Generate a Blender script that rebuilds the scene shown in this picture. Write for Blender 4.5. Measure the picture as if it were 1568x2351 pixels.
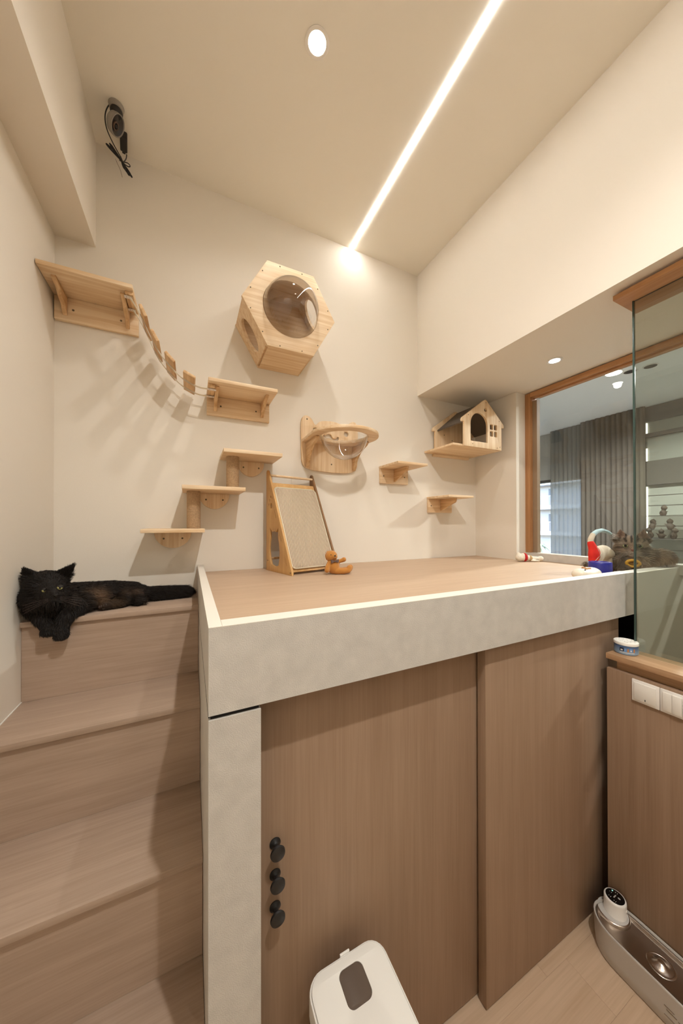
import bpy, bmesh, math, random
from mathutils import Matrix, Vector, Euler
import numpy as np
random.seed(7); rng = np.random.default_rng(7)
R = math.radians; PI = math.pi
S = bpy.context.scene; C = S.collection
for o in list(bpy.data.objects): bpy.data.objects.remove(o)

# ------------------------------------------------------------------ camera, world, exposure
FLOOR = 0.08          # the room is laid out with its floor at this height; everything drops by it at the end
cam = bpy.data.cameras.new('camera'); cob = bpy.data.objects.new('camera', cam); C.objects.link(cob)
cam.sensor_fit = 'VERTICAL'; cam.sensor_height = 24.0; cam.lens = 735.7 / 2351 * 24.0
cam.shift_x = -(790.93 - 784) / 2351; cam.shift_y = (1198.94 - 1175.5) / 2351
cam.clip_start = 0.02; cam.clip_end = 200
cob.location = (0, 0, 1.53)
cob.rotation_euler = (Matrix.Rotation(-0.4487, 4, 'Z') @ Matrix.Rotation(PI/2 + 0.0052, 4, 'X') @ Matrix.Rotation(-0.0013, 4, 'Z')).to_euler()
S.camera = cob
w = bpy.data.worlds.new('world'); S.world = w; w.use_nodes = True
wn = w.node_tree.nodes; wl = w.node_tree.links
bg = wn['Background']; sky = wn.new('ShaderNodeTexSky'); sky.sky_type = 'NISHITA'
sky.sun_elevation = R(48); sky.sun_rotation = R(200); sky.sun_intensity = 0.25; sky.sun_disc = False
wl.new(sky.outputs[0], bg.inputs[0]); bg.inputs[1].default_value = 1.5
S.view_settings.view_transform = 'Standard'; S.view_settings.look = 'None'
S.view_settings.gamma = 1; S.view_settings.use_curve_mapping = False
S.view_settings.exposure = 0.65
WARM = (1.0, 1.01, 1.0)
STRIP_E = 38.0; SPOT_W = 8.8

# ------------------------------------------------------------------ materials
def srgb(r, g, b):
    f = lambda c: (c/255/12.92) if c/255 <= .04045 else ((c/255+.055)/1.055)**2.4
    return (f(r), f(g), f(b), 1)
MATS = {}
def newmat(name):
    m = bpy.data.materials.new(name); m.use_nodes = True; MATS[name] = m
    return m, m.node_tree.nodes, m.node_tree.links, m.node_tree.nodes['Principled BSDF']
def mat(name, col, rough=.6, metal=0, bump=0, bscale=60, var=0, vscale=8, spec=.5, sheen=0):
    m, n, l, b = newmat(name)
    b.inputs['Base Color'].default_value = col; b.inputs['Roughness'].default_value = rough
    b.inputs['Metallic'].default_value = metal; b.inputs['Specular IOR Level'].default_value = spec
    if sheen: b.inputs['Sheen Weight'].default_value = sheen
    if bump or var: tc = n.new('ShaderNodeTexCoord')
    if bump:
        t = n.new('ShaderNodeTexNoise'); t.inputs['Scale'].default_value = bscale; t.inputs['Detail'].default_value = 4
        l.new(tc.outputs['Object'], t.inputs['Vector'])
        bp = n.new('ShaderNodeBump'); bp.inputs['Strength'].default_value = bump; bp.inputs['Distance'].default_value = .004
        l.new(t.outputs['Fac'], bp.inputs['Height']); l.new(bp.outputs[0], b.inputs['Normal'])
    if var:
        t = n.new('ShaderNodeTexNoise'); t.inputs['Scale'].default_value = vscale; t.inputs['Detail'].default_value = 5
        l.new(tc.outputs['Object'], t.inputs['Vector'])
        r = n.new('ShaderNodeValToRGB'); e = r.color_ramp.elements
        e[0].position = .3; e[1].position = .7
        e[0].color = tuple(c*(1-var) for c in col[:3]) + (1,); e[1].color = tuple(min(1, c*(1+var)) for c in col[:3]) + (1,)
        l.new(t.outputs['Fac'], r.inputs[0]); l.new(r.outputs[0], b.inputs['Base Color'])
    return m
def wood(name, light, dark, axis, across=38, along=1.1, rough=.5, fine=.45):
    m, n, l, b = newmat(name)
    tc = n.new('ShaderNodeTexCoord'); oi = n.new('ShaderNodeObjectInfo')
    add = n.new('ShaderNodeVectorMath'); add.operation = 'ADD'
    mul = n.new('ShaderNodeVectorMath'); mul.operation = 'SCALE'; mul.inputs['Scale'].default_value = 13.0
    cmb = n.new('ShaderNodeCombineXYZ')
    for k in range(3): l.new(oi.outputs['Random'], cmb.inputs[k])
    l.new(cmb.outputs[0], mul.inputs[0]); l.new(tc.outputs['Object'], add.inputs[0]); l.new(mul.outputs[0], add.inputs[1])
    mp = n.new('ShaderNodeMapping'); sc = [across]*3; sc['XYZ'.index(axis)] = along
    mp.inputs['Scale'].default_value = sc; l.new(add.outputs[0], mp.inputs['Vector'])
    t = n.new('ShaderNodeTexNoise'); t.inputs['Scale'].default_value = 1; t.inputs['Detail'].default_value = 3; t.inputs['Distortion'].default_value = .6
    l.new(mp.outputs[0], t.inputs['Vector'])
    mp2 = n.new('ShaderNodeMapping'); sc2 = [across*7]*3; sc2['XYZ'.index(axis)] = along*5
    mp2.inputs['Scale'].default_value = sc2; l.new(add.outputs[0], mp2.inputs['Vector'])
    t2 = n.new('ShaderNodeTexNoise'); t2.inputs['Scale'].default_value = 1; t2.inputs['Detail'].default_value = 2
    l.new(mp2.outputs[0], t2.inputs['Vector'])
    mx = n.new('ShaderNodeMath'); mx.operation = 'MULTIPLY_ADD'; mx.inputs[1].default_value = fine
    l.new(t2.outputs['Fac'], mx.inputs[0])
    sb = n.new('ShaderNodeMath'); sb.operation = 'MULTIPLY'; sb.inputs[1].default_value = 1-fine
    l.new(t.outputs['Fac'], sb.inputs[0]); l.new(sb.outputs[0], mx.inputs[2])
    r = n.new('ShaderNodeValToRGB'); r.color_ramp.elements[0].position = .36; r.color_ramp.elements[1].position = .62
    r.color_ramp.elements[0].color = dark; r.color_ramp.elements[1].color = light
    l.new(mx.outputs[0], r.inputs[0]); l.new(r.outputs[0], b.inputs['Base Color'])
    b.inputs['Roughness'].default_value = rough; b.inputs['Specular IOR Level'].default_value = .35
    bp = n.new('ShaderNodeBump'); bp.inputs['Strength'].default_value = .06; bp.inputs['Distance'].default_value = .002
    l.new(t2.outputs['Fac'], bp.inputs['Height']); l.new(bp.outputs[0], b.inputs['Normal'])
    return m
def thin_glass(name, tint, base=.045, gain=.75, rough=.0, power=3.5):
    m, n, l, b = newmat(name); n.remove(b); out = n['Material Output']
    tr = n.new('ShaderNodeBsdfTransparent'); tr.inputs[0].default_value = tint
    gl = n.new('ShaderNodeBsdfGlossy'); gl.inputs['Roughness'].default_value = rough
    lw = n.new('ShaderNodeLayerWeight'); lw.inputs[0].default_value = .5
    pw = n.new('ShaderNodeMath'); pw.operation = 'POWER'; pw.inputs[1].default_value = power
    ma = n.new('ShaderNodeMath'); ma.operation = 'MULTIPLY_ADD'; ma.inputs[1].default_value = gain; ma.inputs[2].default_value = base
    l.new(lw.outputs['Facing'], pw.inputs[0]); l.new(pw.outputs[0], ma.inputs[0])
    mx = n.new('ShaderNodeMixShader'); l.new(ma.outputs[0], mx.inputs[0]); l.new(tr.outputs[0], mx.inputs[1]); l.new(gl.outputs[0], mx.inputs[2])
    l.new(mx.outputs[0], out.inputs[0]); return m
def emit(name, col, s):
    m, n, l, b = newmat(name)
    b.inputs['Base Color'].default_value = (0, 0, 0, 1); b.inputs['Emission Color'].default_value = col + (1,); b.inputs['Emission Strength'].default_value = s
    return m
WALLC = srgb(234, 224, 209)
M_wall = mat('wall_paint', WALLC, .85, bump=.05, bscale=220, spec=.2)
M_ceil = mat('ceiling_paint', srgb(242, 235, 222), .9, spec=.2)
M_stone = mat('textured_laminate', srgb(204, 197, 187), .8, bump=.3, bscale=420, var=.06, vscale=26, spec=.25)
M_edge = mat('cream_edging', srgb(228, 220, 206), .6, spec=.3)
LL, LD = srgb(184, 160, 140), srgb(171, 147, 127)
M_lamx = wood('oak_laminate_along', LL, LD, 'X', across=30, along=1.6, rough=.55)
M_lamz = wood('oak_laminate_upright', srgb(162, 134, 110), srgb(149, 121, 97), 'Z', across=34, along=1.0, rough=.5)
M_lamy = wood('oak_laminate_deep', srgb(196, 158, 122), srgb(174, 136, 100), 'Y', across=30, along=1.6)
M_deck = wood('deck_laminate', srgb(196, 168, 140), srgb(188, 159, 131), 'X', across=26, along=1.6, rough=.5)
M_floor = wood('floor_oak', srgb(206, 178, 150), srgb(192, 163, 134), 'X', across=24, along=1.2, rough=.45)
M_frame = wood('window_frame_oak', srgb(186, 138, 94), srgb(164, 114, 72), 'Z', across=40, along=1.5)
M_framey = wood('window_frame_oak_deep', srgb(190, 142, 98), srgb(168, 118, 76), 'Y', across=40, along=1.5)
PL, PD = srgb(238, 212, 176), srgb(220, 184, 140)
M_pinex = wood('pine_along', PL, PD, 'X', across=55, along=2.2, fine=.2)
M_pinez = wood('pine_upright', PL, PD, 'Z', across=55, along=2.2, fine=.2)
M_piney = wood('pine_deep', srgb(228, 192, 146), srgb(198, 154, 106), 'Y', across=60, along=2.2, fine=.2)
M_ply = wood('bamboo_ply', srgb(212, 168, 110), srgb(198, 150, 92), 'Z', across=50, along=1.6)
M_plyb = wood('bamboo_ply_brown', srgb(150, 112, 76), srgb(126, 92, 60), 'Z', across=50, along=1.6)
M_sisal = mat('sisal_rope', srgb(196, 164, 128), .95, bump=.8, bscale=500, var=.15, vscale=160, spec=.1)
M_black = mat('matt_black', srgb(30, 26, 24), .45)
M_dark = mat('dark_gap', srgb(22, 18, 16), .9)
M_screw = mat('screw_steel', srgb(110, 96, 76), .4, metal=.7)
M_white = mat('white_plastic', srgb(238, 232, 224), .35)
M_whitem = mat('white_satin', srgb(236, 230, 220), .5)
M_greyp = mat('light_grey_plastic', srgb(196, 190, 182), .35)
M_steel = mat('brushed_steel', srgb(196, 186, 176), .22, metal=1)
M_steelf = mat('tray_steel', srgb(170, 158, 146), .32, metal=1)
M_acry = thin_glass('clear_acrylic', (.93, .91, .89, 1), base=.09, gain=.9, power=2.6)
M_acryd = thin_glass('smoky_acrylic_dome', (.86, .83, .81, 1), base=.10, gain=.8, power=2.4)
M_glass = thin_glass('partition_glass', (.84, .86, .82, 1), base=.06, gain=.6)
M_pane = thin_glass('window_glass', (.92, .94, .93, 1), base=.035, gain=.5)
M_gedge = mat('glass_edge', srgb(62, 82, 76), .15)
M_tintw = mat('tinted_window', srgb(98, 84, 74), .12)
M_lightface = emit('lamp_glow', (1.0, .93, .82), 18.0)
M_strip = emit('strip_glow', (1.0, 1.0, .98), STRIP_E)

# ------------------------------------------------------------------ builders
def wloc(p):
    v = Vector((0, 0, 0))
    while p is not None: v += p.location; p = p.parent
    return v
def link(name, me, m, parent=None, smooth=None, label=None):
    o = bpy.data.objects.new(name, me); C.objects.link(o)
    if m is not None:
        me.materials.clear(); me.materials.append(m)
    if parent is not None:
        off = wloc(parent); me.transform(Matrix.Translation(-off)); o.parent = parent
    if smooth is not None:
        me.polygons.foreach_set('use_smooth', [True]*len(me.polygons))
        if smooth < 180: me.set_sharp_from_angle(angle=R(smooth))
    if label: o['label'] = label
    return o
def tag(o, label, cat, group=None, kind=None):
    o['label'] = label; o['category'] = cat
    if group: o['group'] = group
    if kind: o['kind'] = kind
    return o
def thing(name, loc, label, cat, group=None):
    o = bpy.data.objects.new(name, None); C.objects.link(o); o.location = loc; o.empty_display_size = .05
    return tag(o, label, cat, group)
def struct(o): o['kind'] = 'structure'; return o
def bm_mesh(bm, name):
    bmesh.ops.recalc_face_normals(bm, faces=bm.faces[:])
    me = bpy.data.meshes.new(name); bm.to_mesh(me); bm.free(); return me
def boxbm(bm, x0, x1, y0, y1, z0, z1, M=None):
    r = bmesh.ops.create_cube(bm, size=1)['verts']
    for v in r:
        v.co = Vector(((x0+x1)/2 + v.co.x*(x1-x0), (y0+y1)/2 + v.co.y*(y1-y0), (z0+z1)/2 + v.co.z*(z1-z0)))
        if M is not None: v.co = M @ v.co
    return r
def box(name, x0, x1, y0, y1, z0, z1, m, parent=None, bev=0, M=None, label=None, seg=2):
    bm = bmesh.new(); boxbm(bm, x0, x1, y0, y1, z0, z1, M)
    if bev: bmesh.ops.bevel(bm, geom=bm.edges[:], offset=bev, segments=seg, profile=.5, affect='EDGES')
    return link(name, bm_mesh(bm, name), m, parent, 35 if bev else None, label)
def evalmesh(o):
    dg = bpy.context.evaluated_depsgraph_get(); dg.update()
    me = bpy.data.meshes.new_from_object(o.evaluated_get(dg))
    d = o.data; bpy.data.objects.remove(o)
    if isinstance(d, bpy.types.Curve): bpy.data.curves.remove(d)
    else: bpy.data.meshes.remove(d)
    return me
PLM = {'XY': lambda a: Matrix.Translation((0, 0, a)),
       'XZ': lambda a: Matrix(((1,0,0,0),(0,0,1,a),(0,1,0,0),(0,0,0,1))),
       'YZ': lambda a: Matrix(((0,0,1,a),(1,0,0,0),(0,1,0,0),(0,0,0,1)))}
def plate(name, outer, holes, a0, a1, plane, m, parent=None, bev=0, M=None, label=None):
    """flat board cut to an outline (with holes), a0..a1 along its thin axis"""
    cu = bpy.data.curves.new(name, 'CURVE'); cu.dimensions = '2D'; cu.fill_mode = 'BOTH'
    th = (a1-a0)/2; cu.extrude = th-bev; cu.bevel_depth = bev; cu.bevel_resolution = 1; cu.offset = -bev
    for pts in [outer]+holes:
        s = cu.splines.new('POLY'); s.points.add(len(pts)-1); s.use_cyclic_u = True
        for i, p in enumerate(pts): s.points[i].co = (p[0], p[1], 0, 1)
    o = bpy.data.objects.new(name, cu); C.objects.link(o)
    me = evalmesh(o)
    me.transform((M if M is not None else PLM[plane]((a0+a1)/2)))
    bm = bmesh.new(); bm.from_mesh(me); bmesh.ops.remove_doubles(bm, verts=bm.verts[:], dist=1e-6)
    bpy.data.meshes.remove(me)
    return link(name, bm_mesh(bm, name), m, parent, 40, label)
def circ(cx, cy, rx, ry=None, n=32, a0=0, a1=2*PI):
    ry = ry or rx; full = abs(a1-a0-2*PI) < 1e-6
    k = n if full else n-1
    return [(cx+rx*math.cos(a0+(a1-a0)*i/k), cy+ry*math.sin(a0+(a1-a0)*i/k)) for i in range(n)]
def rrect(x0, y0, x1, y1, r, n=7):
    P = []
    for cx, cy, a in ((x1-r, y1-r, 0), (x0+r, y1-r, 90), (x0+r, y0+r, 180), (x1-r, y0+r, 270)):
        P += circ(cx, cy, r, n=n, a0=R(a), a1=R(a+90))
    return P
def smoothpoly(pts, n=5):
    out = []; k = len(pts)
    for i in range(k):
        p0, p1, p2, p3 = (Vector(pts[(i+j-1) % k]) for j in range(4))
        for s in range(n):
            t = s/n
            out.append(tuple(.5*((2*p1)+(p2-p0)*t+(2*p0-5*p1+4*p2-p3)*t*t+(3*p1-p0-3*p2+p3)*t**3)))
    return out
def tube(name, pts, r, m, parent=None, res=3, label=None, smoothp=True, cyc=False):
    cu = bpy.data.curves.new(name, 'CURVE'); cu.dimensions = '3D'; cu.bevel_depth = 1.0; cu.bevel_resolution = res; cu.use_fill_caps = True
    s = cu.splines.new('NURBS' if smoothp else 'POLY'); s.points.add(len(pts)-1)
    for i, p in enumerate(pts):
        s.points[i].co = (*p[:3], 1); s.points[i].radius = r if not isinstance(r, (list, tuple)) else r[i]
    s.use_cyclic_u = cyc
    if smoothp: s.use_endpoint_u = True; s.order_u = 4 if len(pts) > 3 else 3; s.resolution_u = 5
    o = bpy.data.objects.new(name, cu); C.objects.link(o)
    return link(name, evalmesh(o), m, parent, 60, label)
def lathe(name, prof, m, parent=None, M=Matrix(), n=32, smooth=40, label=None):
    bm = bmesh.new(); rings = []
    for r, z in prof:
        if r < 1e-6: rings.append([bm.verts.new(M @ Vector((0, 0, z)))])
        else: rings.append([bm.verts.new(M @ Vector((r*math.cos(2*PI*i/n), r*math.sin(2*PI*i/n), z))) for i in range(n)])
    for a, b in zip(rings, rings[1:]):
        for i in range(n):
            j = (i+1) % n
            if len(a) == 1 and len(b) == 1: continue
            if len(a) == 1: bm.faces.new((a[0], b[i], b[j]))
            elif len(b) == 1: bm.faces.new((a[i], a[j], b[0]))
            else: bm.faces.new((a[i], a[j], b[j], b[i]))
    return link(name, bm_mesh(bm, name), m, parent, smooth, label)
def ball(name, c, r, m, parent=None, rot=None, label=None, sub=3):
    r = (r,)*3 if not isinstance(r, (tuple, list)) else r
    bm = bmesh.new(); bmesh.ops.create_icosphere(bm, subdivisions=sub, radius=1)
    M = Matrix.Translation(c) @ ((rot or Matrix()).to_4x4()) @ Matrix.Diagonal((*r, 1))
    bm.transform(M); return link(name, bm_mesh(bm, name), m, parent, 180, label)
def aim(d):       # matrix whose Z points along d
    return Vector(d).to_track_quat('Z', 'Y').to_matrix().to_4x4()
def addsphere(bm, c, r, M=None, sub=2):
    g = bmesh.ops.create_icosphere(bm, subdivisions=sub, radius=1)['verts']
    r = (r,)*3 if not isinstance(r, (tuple, list)) else r
    T = Matrix.Translation(c) @ (M or Matrix()) @ Matrix.Diagonal((*r, 1))
    for v in g: v.co = T @ v.co
def blob(name, parts, m, parent=None, voxel=.004, it=6, F=None, label=None):
    """one continuous soft body from ellipsoids 'e', tapering limbs 'c' and hulls 'h'; F maps local to room"""
    bm = bmesh.new()
    for p in parts:
        if p[0] == 'e':
            addsphere(bm, p[1], p[2], Euler(p[3]).to_matrix().to_4x4() if len(p) > 3 else None, 3)
        elif p[0] == 'c':
            ch = p[1]
            for (a, ra), (b, rb) in zip(ch, ch[1:]):
                a, b = Vector(a), Vector(b); k = max(2, int((b-a).length/(.3*min(ra, rb)))+1)
                for i in range(k+1): addsphere(bm, a.lerp(b, i/k), ra+(rb-ra)*i/k)
        elif p[0] == 'h':
            t = bmesh.new()
            for c, r in p[1]: addsphere(t, c, r, sub=1)
            res = bmesh.ops.convex_hull(t, input=t.verts[:])
            bmesh.ops.delete(t, geom=[g for g in res['geom_interior'] if isinstance(g, bmesh.types.BMVert)], context='VERTS')
            tm = bpy.data.meshes.new('t'); t.to_mesh(tm); t.free(); bm.from_mesh(tm); bpy.data.meshes.remove(tm)
    if F is not None: bm.transform(F)
    me = bpy.data.meshes.new(name); bm.to_mesh(me); bm.free()
    o = bpy.data.objects.new(name, me); C.objects.link(o)
    rm = o.modifiers.new('r', 'REMESH'); rm.mode = 'VOXEL'; rm.voxel_size = voxel
    sm = o.modifiers.new('s', 'SMOOTH'); sm.iterations = it; sm.factor = .5
    return link(name, evalmesh(o), m, parent, 180, label)
def col_attr_mat(name, rough=.6):
    m, n, l, b = newmat(name); a = n.new('ShaderNodeAttribute'); a.attribute_name = 'Col'
    l.new(a.outputs['Color'], b.inputs['Base Color']); b.inputs['Roughness'].default_value = rough; b.inputs['Specular IOR Level'].default_value = .25
    return m
def paint(o, fn):
    me = o.data; off = wloc(o); ca = me.color_attributes.new('Col', 'FLOAT_COLOR', 'POINT')
    co = np.empty(len(me.vertices)*3); me.vertices.foreach_get('co', co); co = co.reshape(-1, 3)+np.array(off)
    ca.data.foreach_set('color', np.c_[fn(co), np.ones(len(co))].ravel())
def fur(body, n, lenfn, flow, colfn, m, wid=.0011, lift=.45, name='fur', keep=None):
    me = body.data; off = np.array(wloc(body)); me.calc_loop_triangles()
    co = np.empty(len(me.vertices)*3); me.vertices.foreach_get('co', co); co = co.reshape(-1, 3)
    tri = np.empty(len(me.loop_triangles)*3, dtype=np.int32); me.loop_triangles.foreach_get('vertices', tri); tri = tri.reshape(-1, 3)
    a, b, c = co[tri[:, 0]], co[tri[:, 1]], co[tri[:, 2]]; nr = np.cross(b-a, c-a); ar = np.linalg.norm(nr, axis=1)+1e-12
    k = rng.choice(len(tri), n, p=ar/ar.sum()); u = rng.random((n, 2)); f = u.sum(1) > 1; u[f] = 1-u[f]
    P = a[k]+(b-a)[k]*u[:, :1]+(c-a)[k]*u[:, 1:]; N = (nr/ar[:, None])[k]
    W = P+off
    if keep is not None:
        kk = keep(W); P, N, W = P[kk], N[kk], W[kk]; n = len(P)
    L = lenfn(W)*(.6+.7*rng.random(n))
    D = flow(W, N); D = D-N*(D*N).sum(1, keepdims=True); D /= (np.linalg.norm(D, axis=1, keepdims=True)+1e-9)
    D = D+rng.normal(0, .16, D.shape); T = N*lift+D*(1-lift); T /= np.linalg.norm(T, axis=1, keepdims=True)
    Sd = np.cross(T, rng.normal(0, 1, T.shape)+N); Sd /= (np.linalg.norm(Sd, axis=1, keepdims=True)+1e-9)
    wv = wid*(.6+.8*rng.random((n, 1)))
    mid = P+T*L[:, None]*.55+N*L[:, None]*.06; tip = P+(T*.92+D*.18)*L[:, None]-np.array([0, 0, 1])*L[:, None]*.12
    P0 = P-N*.001
    V = np.stack([P0-Sd*wv, P0+Sd*wv, mid+Sd*wv*.7, mid-Sd*wv*.7, tip], 1).reshape(-1, 3)
    base = np.arange(n)[:, None]*5
    faces = np.concatenate([np.stack([base+0, base+1, base+2], 2).reshape(-1, 3), np.stack([base+0, base+2, base+3], 2).reshape(-1, 3), np.stack([base+3, base+2, base+4], 2).reshape(-1, 3)])
    fm = bpy.data.meshes.new(name); fm.vertices.add(len(V)); fm.vertices.foreach_set('co', V.ravel())
    fm.loops.add(faces.size); fm.loops.foreach_set('vertex_index', faces.ravel().astype(np.int32))
    fm.polygons.add(len(faces)); fm.polygons.foreach_set('loop_start', np.arange(0, faces.size, 3, dtype=np.int32)); fm.update()
    ca = fm.color_attributes.new('Col', 'FLOAT_COLOR', 'POINT')
    cc = colfn(W)*(.75+.5*rng.random((n, 1))); ca.data.foreach_set('color', np.c_[np.repeat(cc, 5, 0), np.ones(n*5)].ravel())
    o = bpy.data.objects.new(name, fm); C.objects.link(o); fm.materials.append(m); o.parent = body; o['kind'] = 'stuff'
    return o

# ------------------------------------------------------------------ room shell
XL, D, XR, ZC, ZS, XA = -.502, 1.692, 1.3506, 3.166, 2.372, 1.876
YB = -2.3
flo = struct(box('floor', -.6, 2.1, YB-.1, D+.1, FLOOR-.1, FLOOR-.004, M_dark))
def planks():
    rowy = -.75; i = 0
    while rowy < .80:
        x = -.5 + (-.37, -.9, -.05, -.62)[i % 4] + .63
        x0 = -.5
        while x0 < 1.40:
            x1 = min(x if x > x0+.05 else x+.95, 1.40)
            box('floor_plank', x0+.0001, x1-.0001, rowy+.0001, rowy+.1399, FLOOR-.003, FLOOR, M_floor, flo, bev=.0004, seg=1)
            x0 = x1; x = x1+.95
        rowy += .14; i += 1
planks()
box('floor_board', -.5, 1.40, YB, -.752, FLOOR-.003, FLOOR, M_floor, flo)
struct(box('wall_back', -.7, 2.1, D, D+.1, 0, ZC+.1, M_wall))
struct(box('wall_left', XL-.1, XL, YB, D, 0, ZC+.1, M_wall))
struct(box('wall_rear', -.7, 2.1, YB-.1, YB, 0, ZC+.1, M_wall))
struct(box('wall_right', XR, XR+.75, YB, D, ZS+.001, ZC+.1, M_wall))          # upper wall over the alcove; its underside is the soffit
struct(box('wall_alcove', XA, 2.08, 1.3663, D, 1.18, ZS, M_wall))
struct(box('trim_1', XL, -.3657, YB, D, 2.715, ZC, M_wall))                  # beam along the left wall
# ceiling in two slabs either side of the light slot
cs = struct(box('ceiling', -.6, .8532, YB-.05, D+.05, ZC, ZC+.1, M_ceil))
box('ceiling_panel', .8688, 2.1, YB-.05, D+.05, ZC, ZC+.1, M_ceil, cs)
box('ceiling_slot', .84, .88, YB-.05, D+.05, ZC+.02, ZC+.1, M_ceil, cs)
t = thing('light_strip', (.861, 0, ZC), 'long straight warm white light strip recessed in the ceiling', 'light')
box('diffuser', .8540, .8680, YB, D-.002, ZC-.0025, ZC+.012, M_strip, t)
box('housing', .8525, .8695, YB, D-.001, ZC+.0125, ZC+.0195, M_whitem, t)

def downlight(x, y, z, r, label, power=SPOT_W, ang=95, lit=True, group=None):
    t = thing('downlight', (x, y, z), label, 'light', group)
    lathe('trim_ring', [(r, -.0005), (r+.010, -.0005), (r+.011, -.003), (r+.006, -.0045), (r, -.003), (r, -.0005)], M_white, t, Matrix.Translation((x, y, z)))
    lathe('lamp_face', [(0, -.0022), (r, -.0022), (r, -.0012), (0, -.0012)], M_lightface if lit else M_black, t, Matrix.Translation((x, y, z)))
    if lit and power:
        l = bpy.data.lights.new('downlight_beam', 'SPOT'); l.energy = power; l.color = WARM; l.spot_size = R(ang); l.spot_blend = .6; l.shadow_soft_size = r*.8
        lo = bpy.data.objects.new('downlight_beam', l); C.objects.link(lo); lo.parent = t; lo.location = (0, 0, -.012)
    return t
downlight(.387, 1.013, ZC, .030, 'bright round downlight in the ceiling left of the light strip', ang=150)
downlight(.387, -.25, ZC, .030, 'round downlight in the ceiling over the viewer', power=SPOT_W*7.4, ang=150)
downlight(.387, -1.5, ZC, .030, 'round downlight in the ceiling far behind the viewer', power=SPOT_W*.85, ang=140)
downlight(1.694, 1.016, ZS+.001, .025, 'small round downlight in the alcove soffit beside the window', power=SPOT_W*.30, ang=155)

# ------------------------------------------------------------------ loft platform
YF, YD = .6546, .682
pf = thing('loft_platform', (.1, YF, FLOOR), 'raised oak play platform with a textured beige fascia filling the back of the room', 'platform')
box('deck', .055, 1.97, .70, D-.002, 1.20, 1.299, M_deck, pf)
box('front_fascia', .0312, 1.97, YF, .699, 1.1676, 1.3335, M_stone, pf, label='textured beige front fascia')
box('front_capping', .056, 1.595, YF, .699, 1.3335, 1.3345, M_edge, pf, label='smooth cream top edge')
box('side_fascia', .0312, .0548, .6995, D-.002, 1.1676, 1.3335, M_stone, pf, label='textured beige side fascia')
box('side_capping', .0312, .0555, YF, D-.002, 1.3335, 1.3345, M_edge, pf, label='smooth cream top edge')
box('corner_column', .0312, .1285, YF, .680, FLOOR, 1.159, M_stone, pf, label='textured beige column')
box('shadow_gap', .035, .125, YF+.006, .69, 1.155, 1.17, M_dark, pf)
box('shadow_gap', .0308, .0330, .6560, D-.003, 1.1645, 1.1676, M_dark, pf)
box('side_panel', .0312, .050, .6805, D-.002, FLOOR, 1.1655, M_stone, pf)
box('ceiling_board', .055, 1.97, .70, D-.002, 1.16, 1.199, M_lamx, pf)
box('void_shade_sheet', .05, 1.97, .80, .82, FLOOR, 1.16, M_dark, pf)  # dark sheet standing in for the shade in the hollow behind the doors
box('stone_upstand', 1.962, 1.995, .60, 1.366, 1.2995, 1.345, M_stone, pf, label='stone strip under the window')
# low partition that carries the front line on behind the glass
struct(box('wall_low', 1.598, 2.08, .640, .6535, FLOOR, 1.3335, mat('grey_green_paint', srgb(214, 208, 194), .7, spec=.3)))
box('trim_capping', 1.598, 1.97, .640, .6535, 1.3336, 1.3345, M_edge, bpy.data.objects['wall_low'])

d1 = struct(bpy.data.objects.new('door_1', None)); C.objects.link(d1); d1.location = (.5, YD, FLOOR)
box('door_panel', .06, 1.0, .7185, .7385, FLOOR+.005, 1.162, M_lamz, d1, bev=.0015)
for v in (.779, .706, .631):
    z = 1.53+(v-1.53)*.952
    Mk = Matrix.Translation((.172, .7185, z)) @ Matrix.Rotation(PI/2, 4, 'X')
    k = lathe('knob', [(0, -.0005), (.0125, 0), (.0125, .002), (.009, .004), (.0055, .008), (.0055, .014), (.008, .0185), (.0145, .022), (.0165, .025), (.0155, .0285), (.0095, .0315), (0, .0325)], M_black, d1, Mk, n=28)
d2 = struct(bpy.data.objects.new('door_2', None)); C.objects.link(d2); d2.location = (1.1, YD, FLOOR)
box('door_panel', .7945, 1.545, YD, YD+.030, FLOOR+.004, 1.162, M_lamz, d2, bev=.0012)

# ------------------------------------------------------------------ stairs
st = thing('staircase', (-.24, .9, FLOOR), 'oak laminate block staircase climbing along the left wall', 'stairs')
nos = [(1.402, 1.209), (1.162, .9425), (.906, .676), (.655, .4095), (.41, .143)]
yback = D-.003
for i, (y, z) in enumerate(nos):
    box('tread', XL+.001, .0305, y, yback if i == 0 else nos[i-1][0]+.034, z-.018, z, M_lamx, st, bev=.0012)
    zl = nos[i+1][1] if i+1 < len(nos) else FLOOR
    box('riser', XL+.001, .0300, y+.013, y+.031, zl+.0005, z-.0185, M_lamx, st)
box('caulk_line', XL+.0005, XL+.004, 1.162, 1.414, .9425, .945, M_whitem, st)
# ------------------------------------------------------------------ cabinet, worktop, glass
XCAB = 1.375
cb = thing('base_cabinet', (1.55, .3, FLOOR), 'low oak cabinet right of the sliding doors carrying white switches', 'cabinet')
box('carcass', XCAB+.022, 1.50, -2.0, .636, FLOOR, 1.0, M_lamz, cb, label='dark recessed body')
box('door_panel', XCAB, XCAB+.0215, -.35, .644, FLOOR+.004, 1.005, M_lamz, cb, bev=.0015)
box('door_panel', XCAB, XCAB+.0215, -1.6, -.354, FLOOR+.004, 1.005, M_lamz, cb, bev=.0015)
box('finger_rail', XCAB+.028, 1.50, -2.0, .625, 1.0005, 1.037, M_lamy, cb)
wt = tag(box('worktop', XCAB-.002, 1.50, -2.0, .646, 1.0375, 1.0576, M_lamy, bev=.0015), 'thin oak worktop on the low cabinet holding the glass partition', 'worktop')
XG = 1.46
gp = thing('glass_partition', (XG, .5, 1.0576), 'tall frameless glass partition standing on the oak worktop', 'partition')
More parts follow.
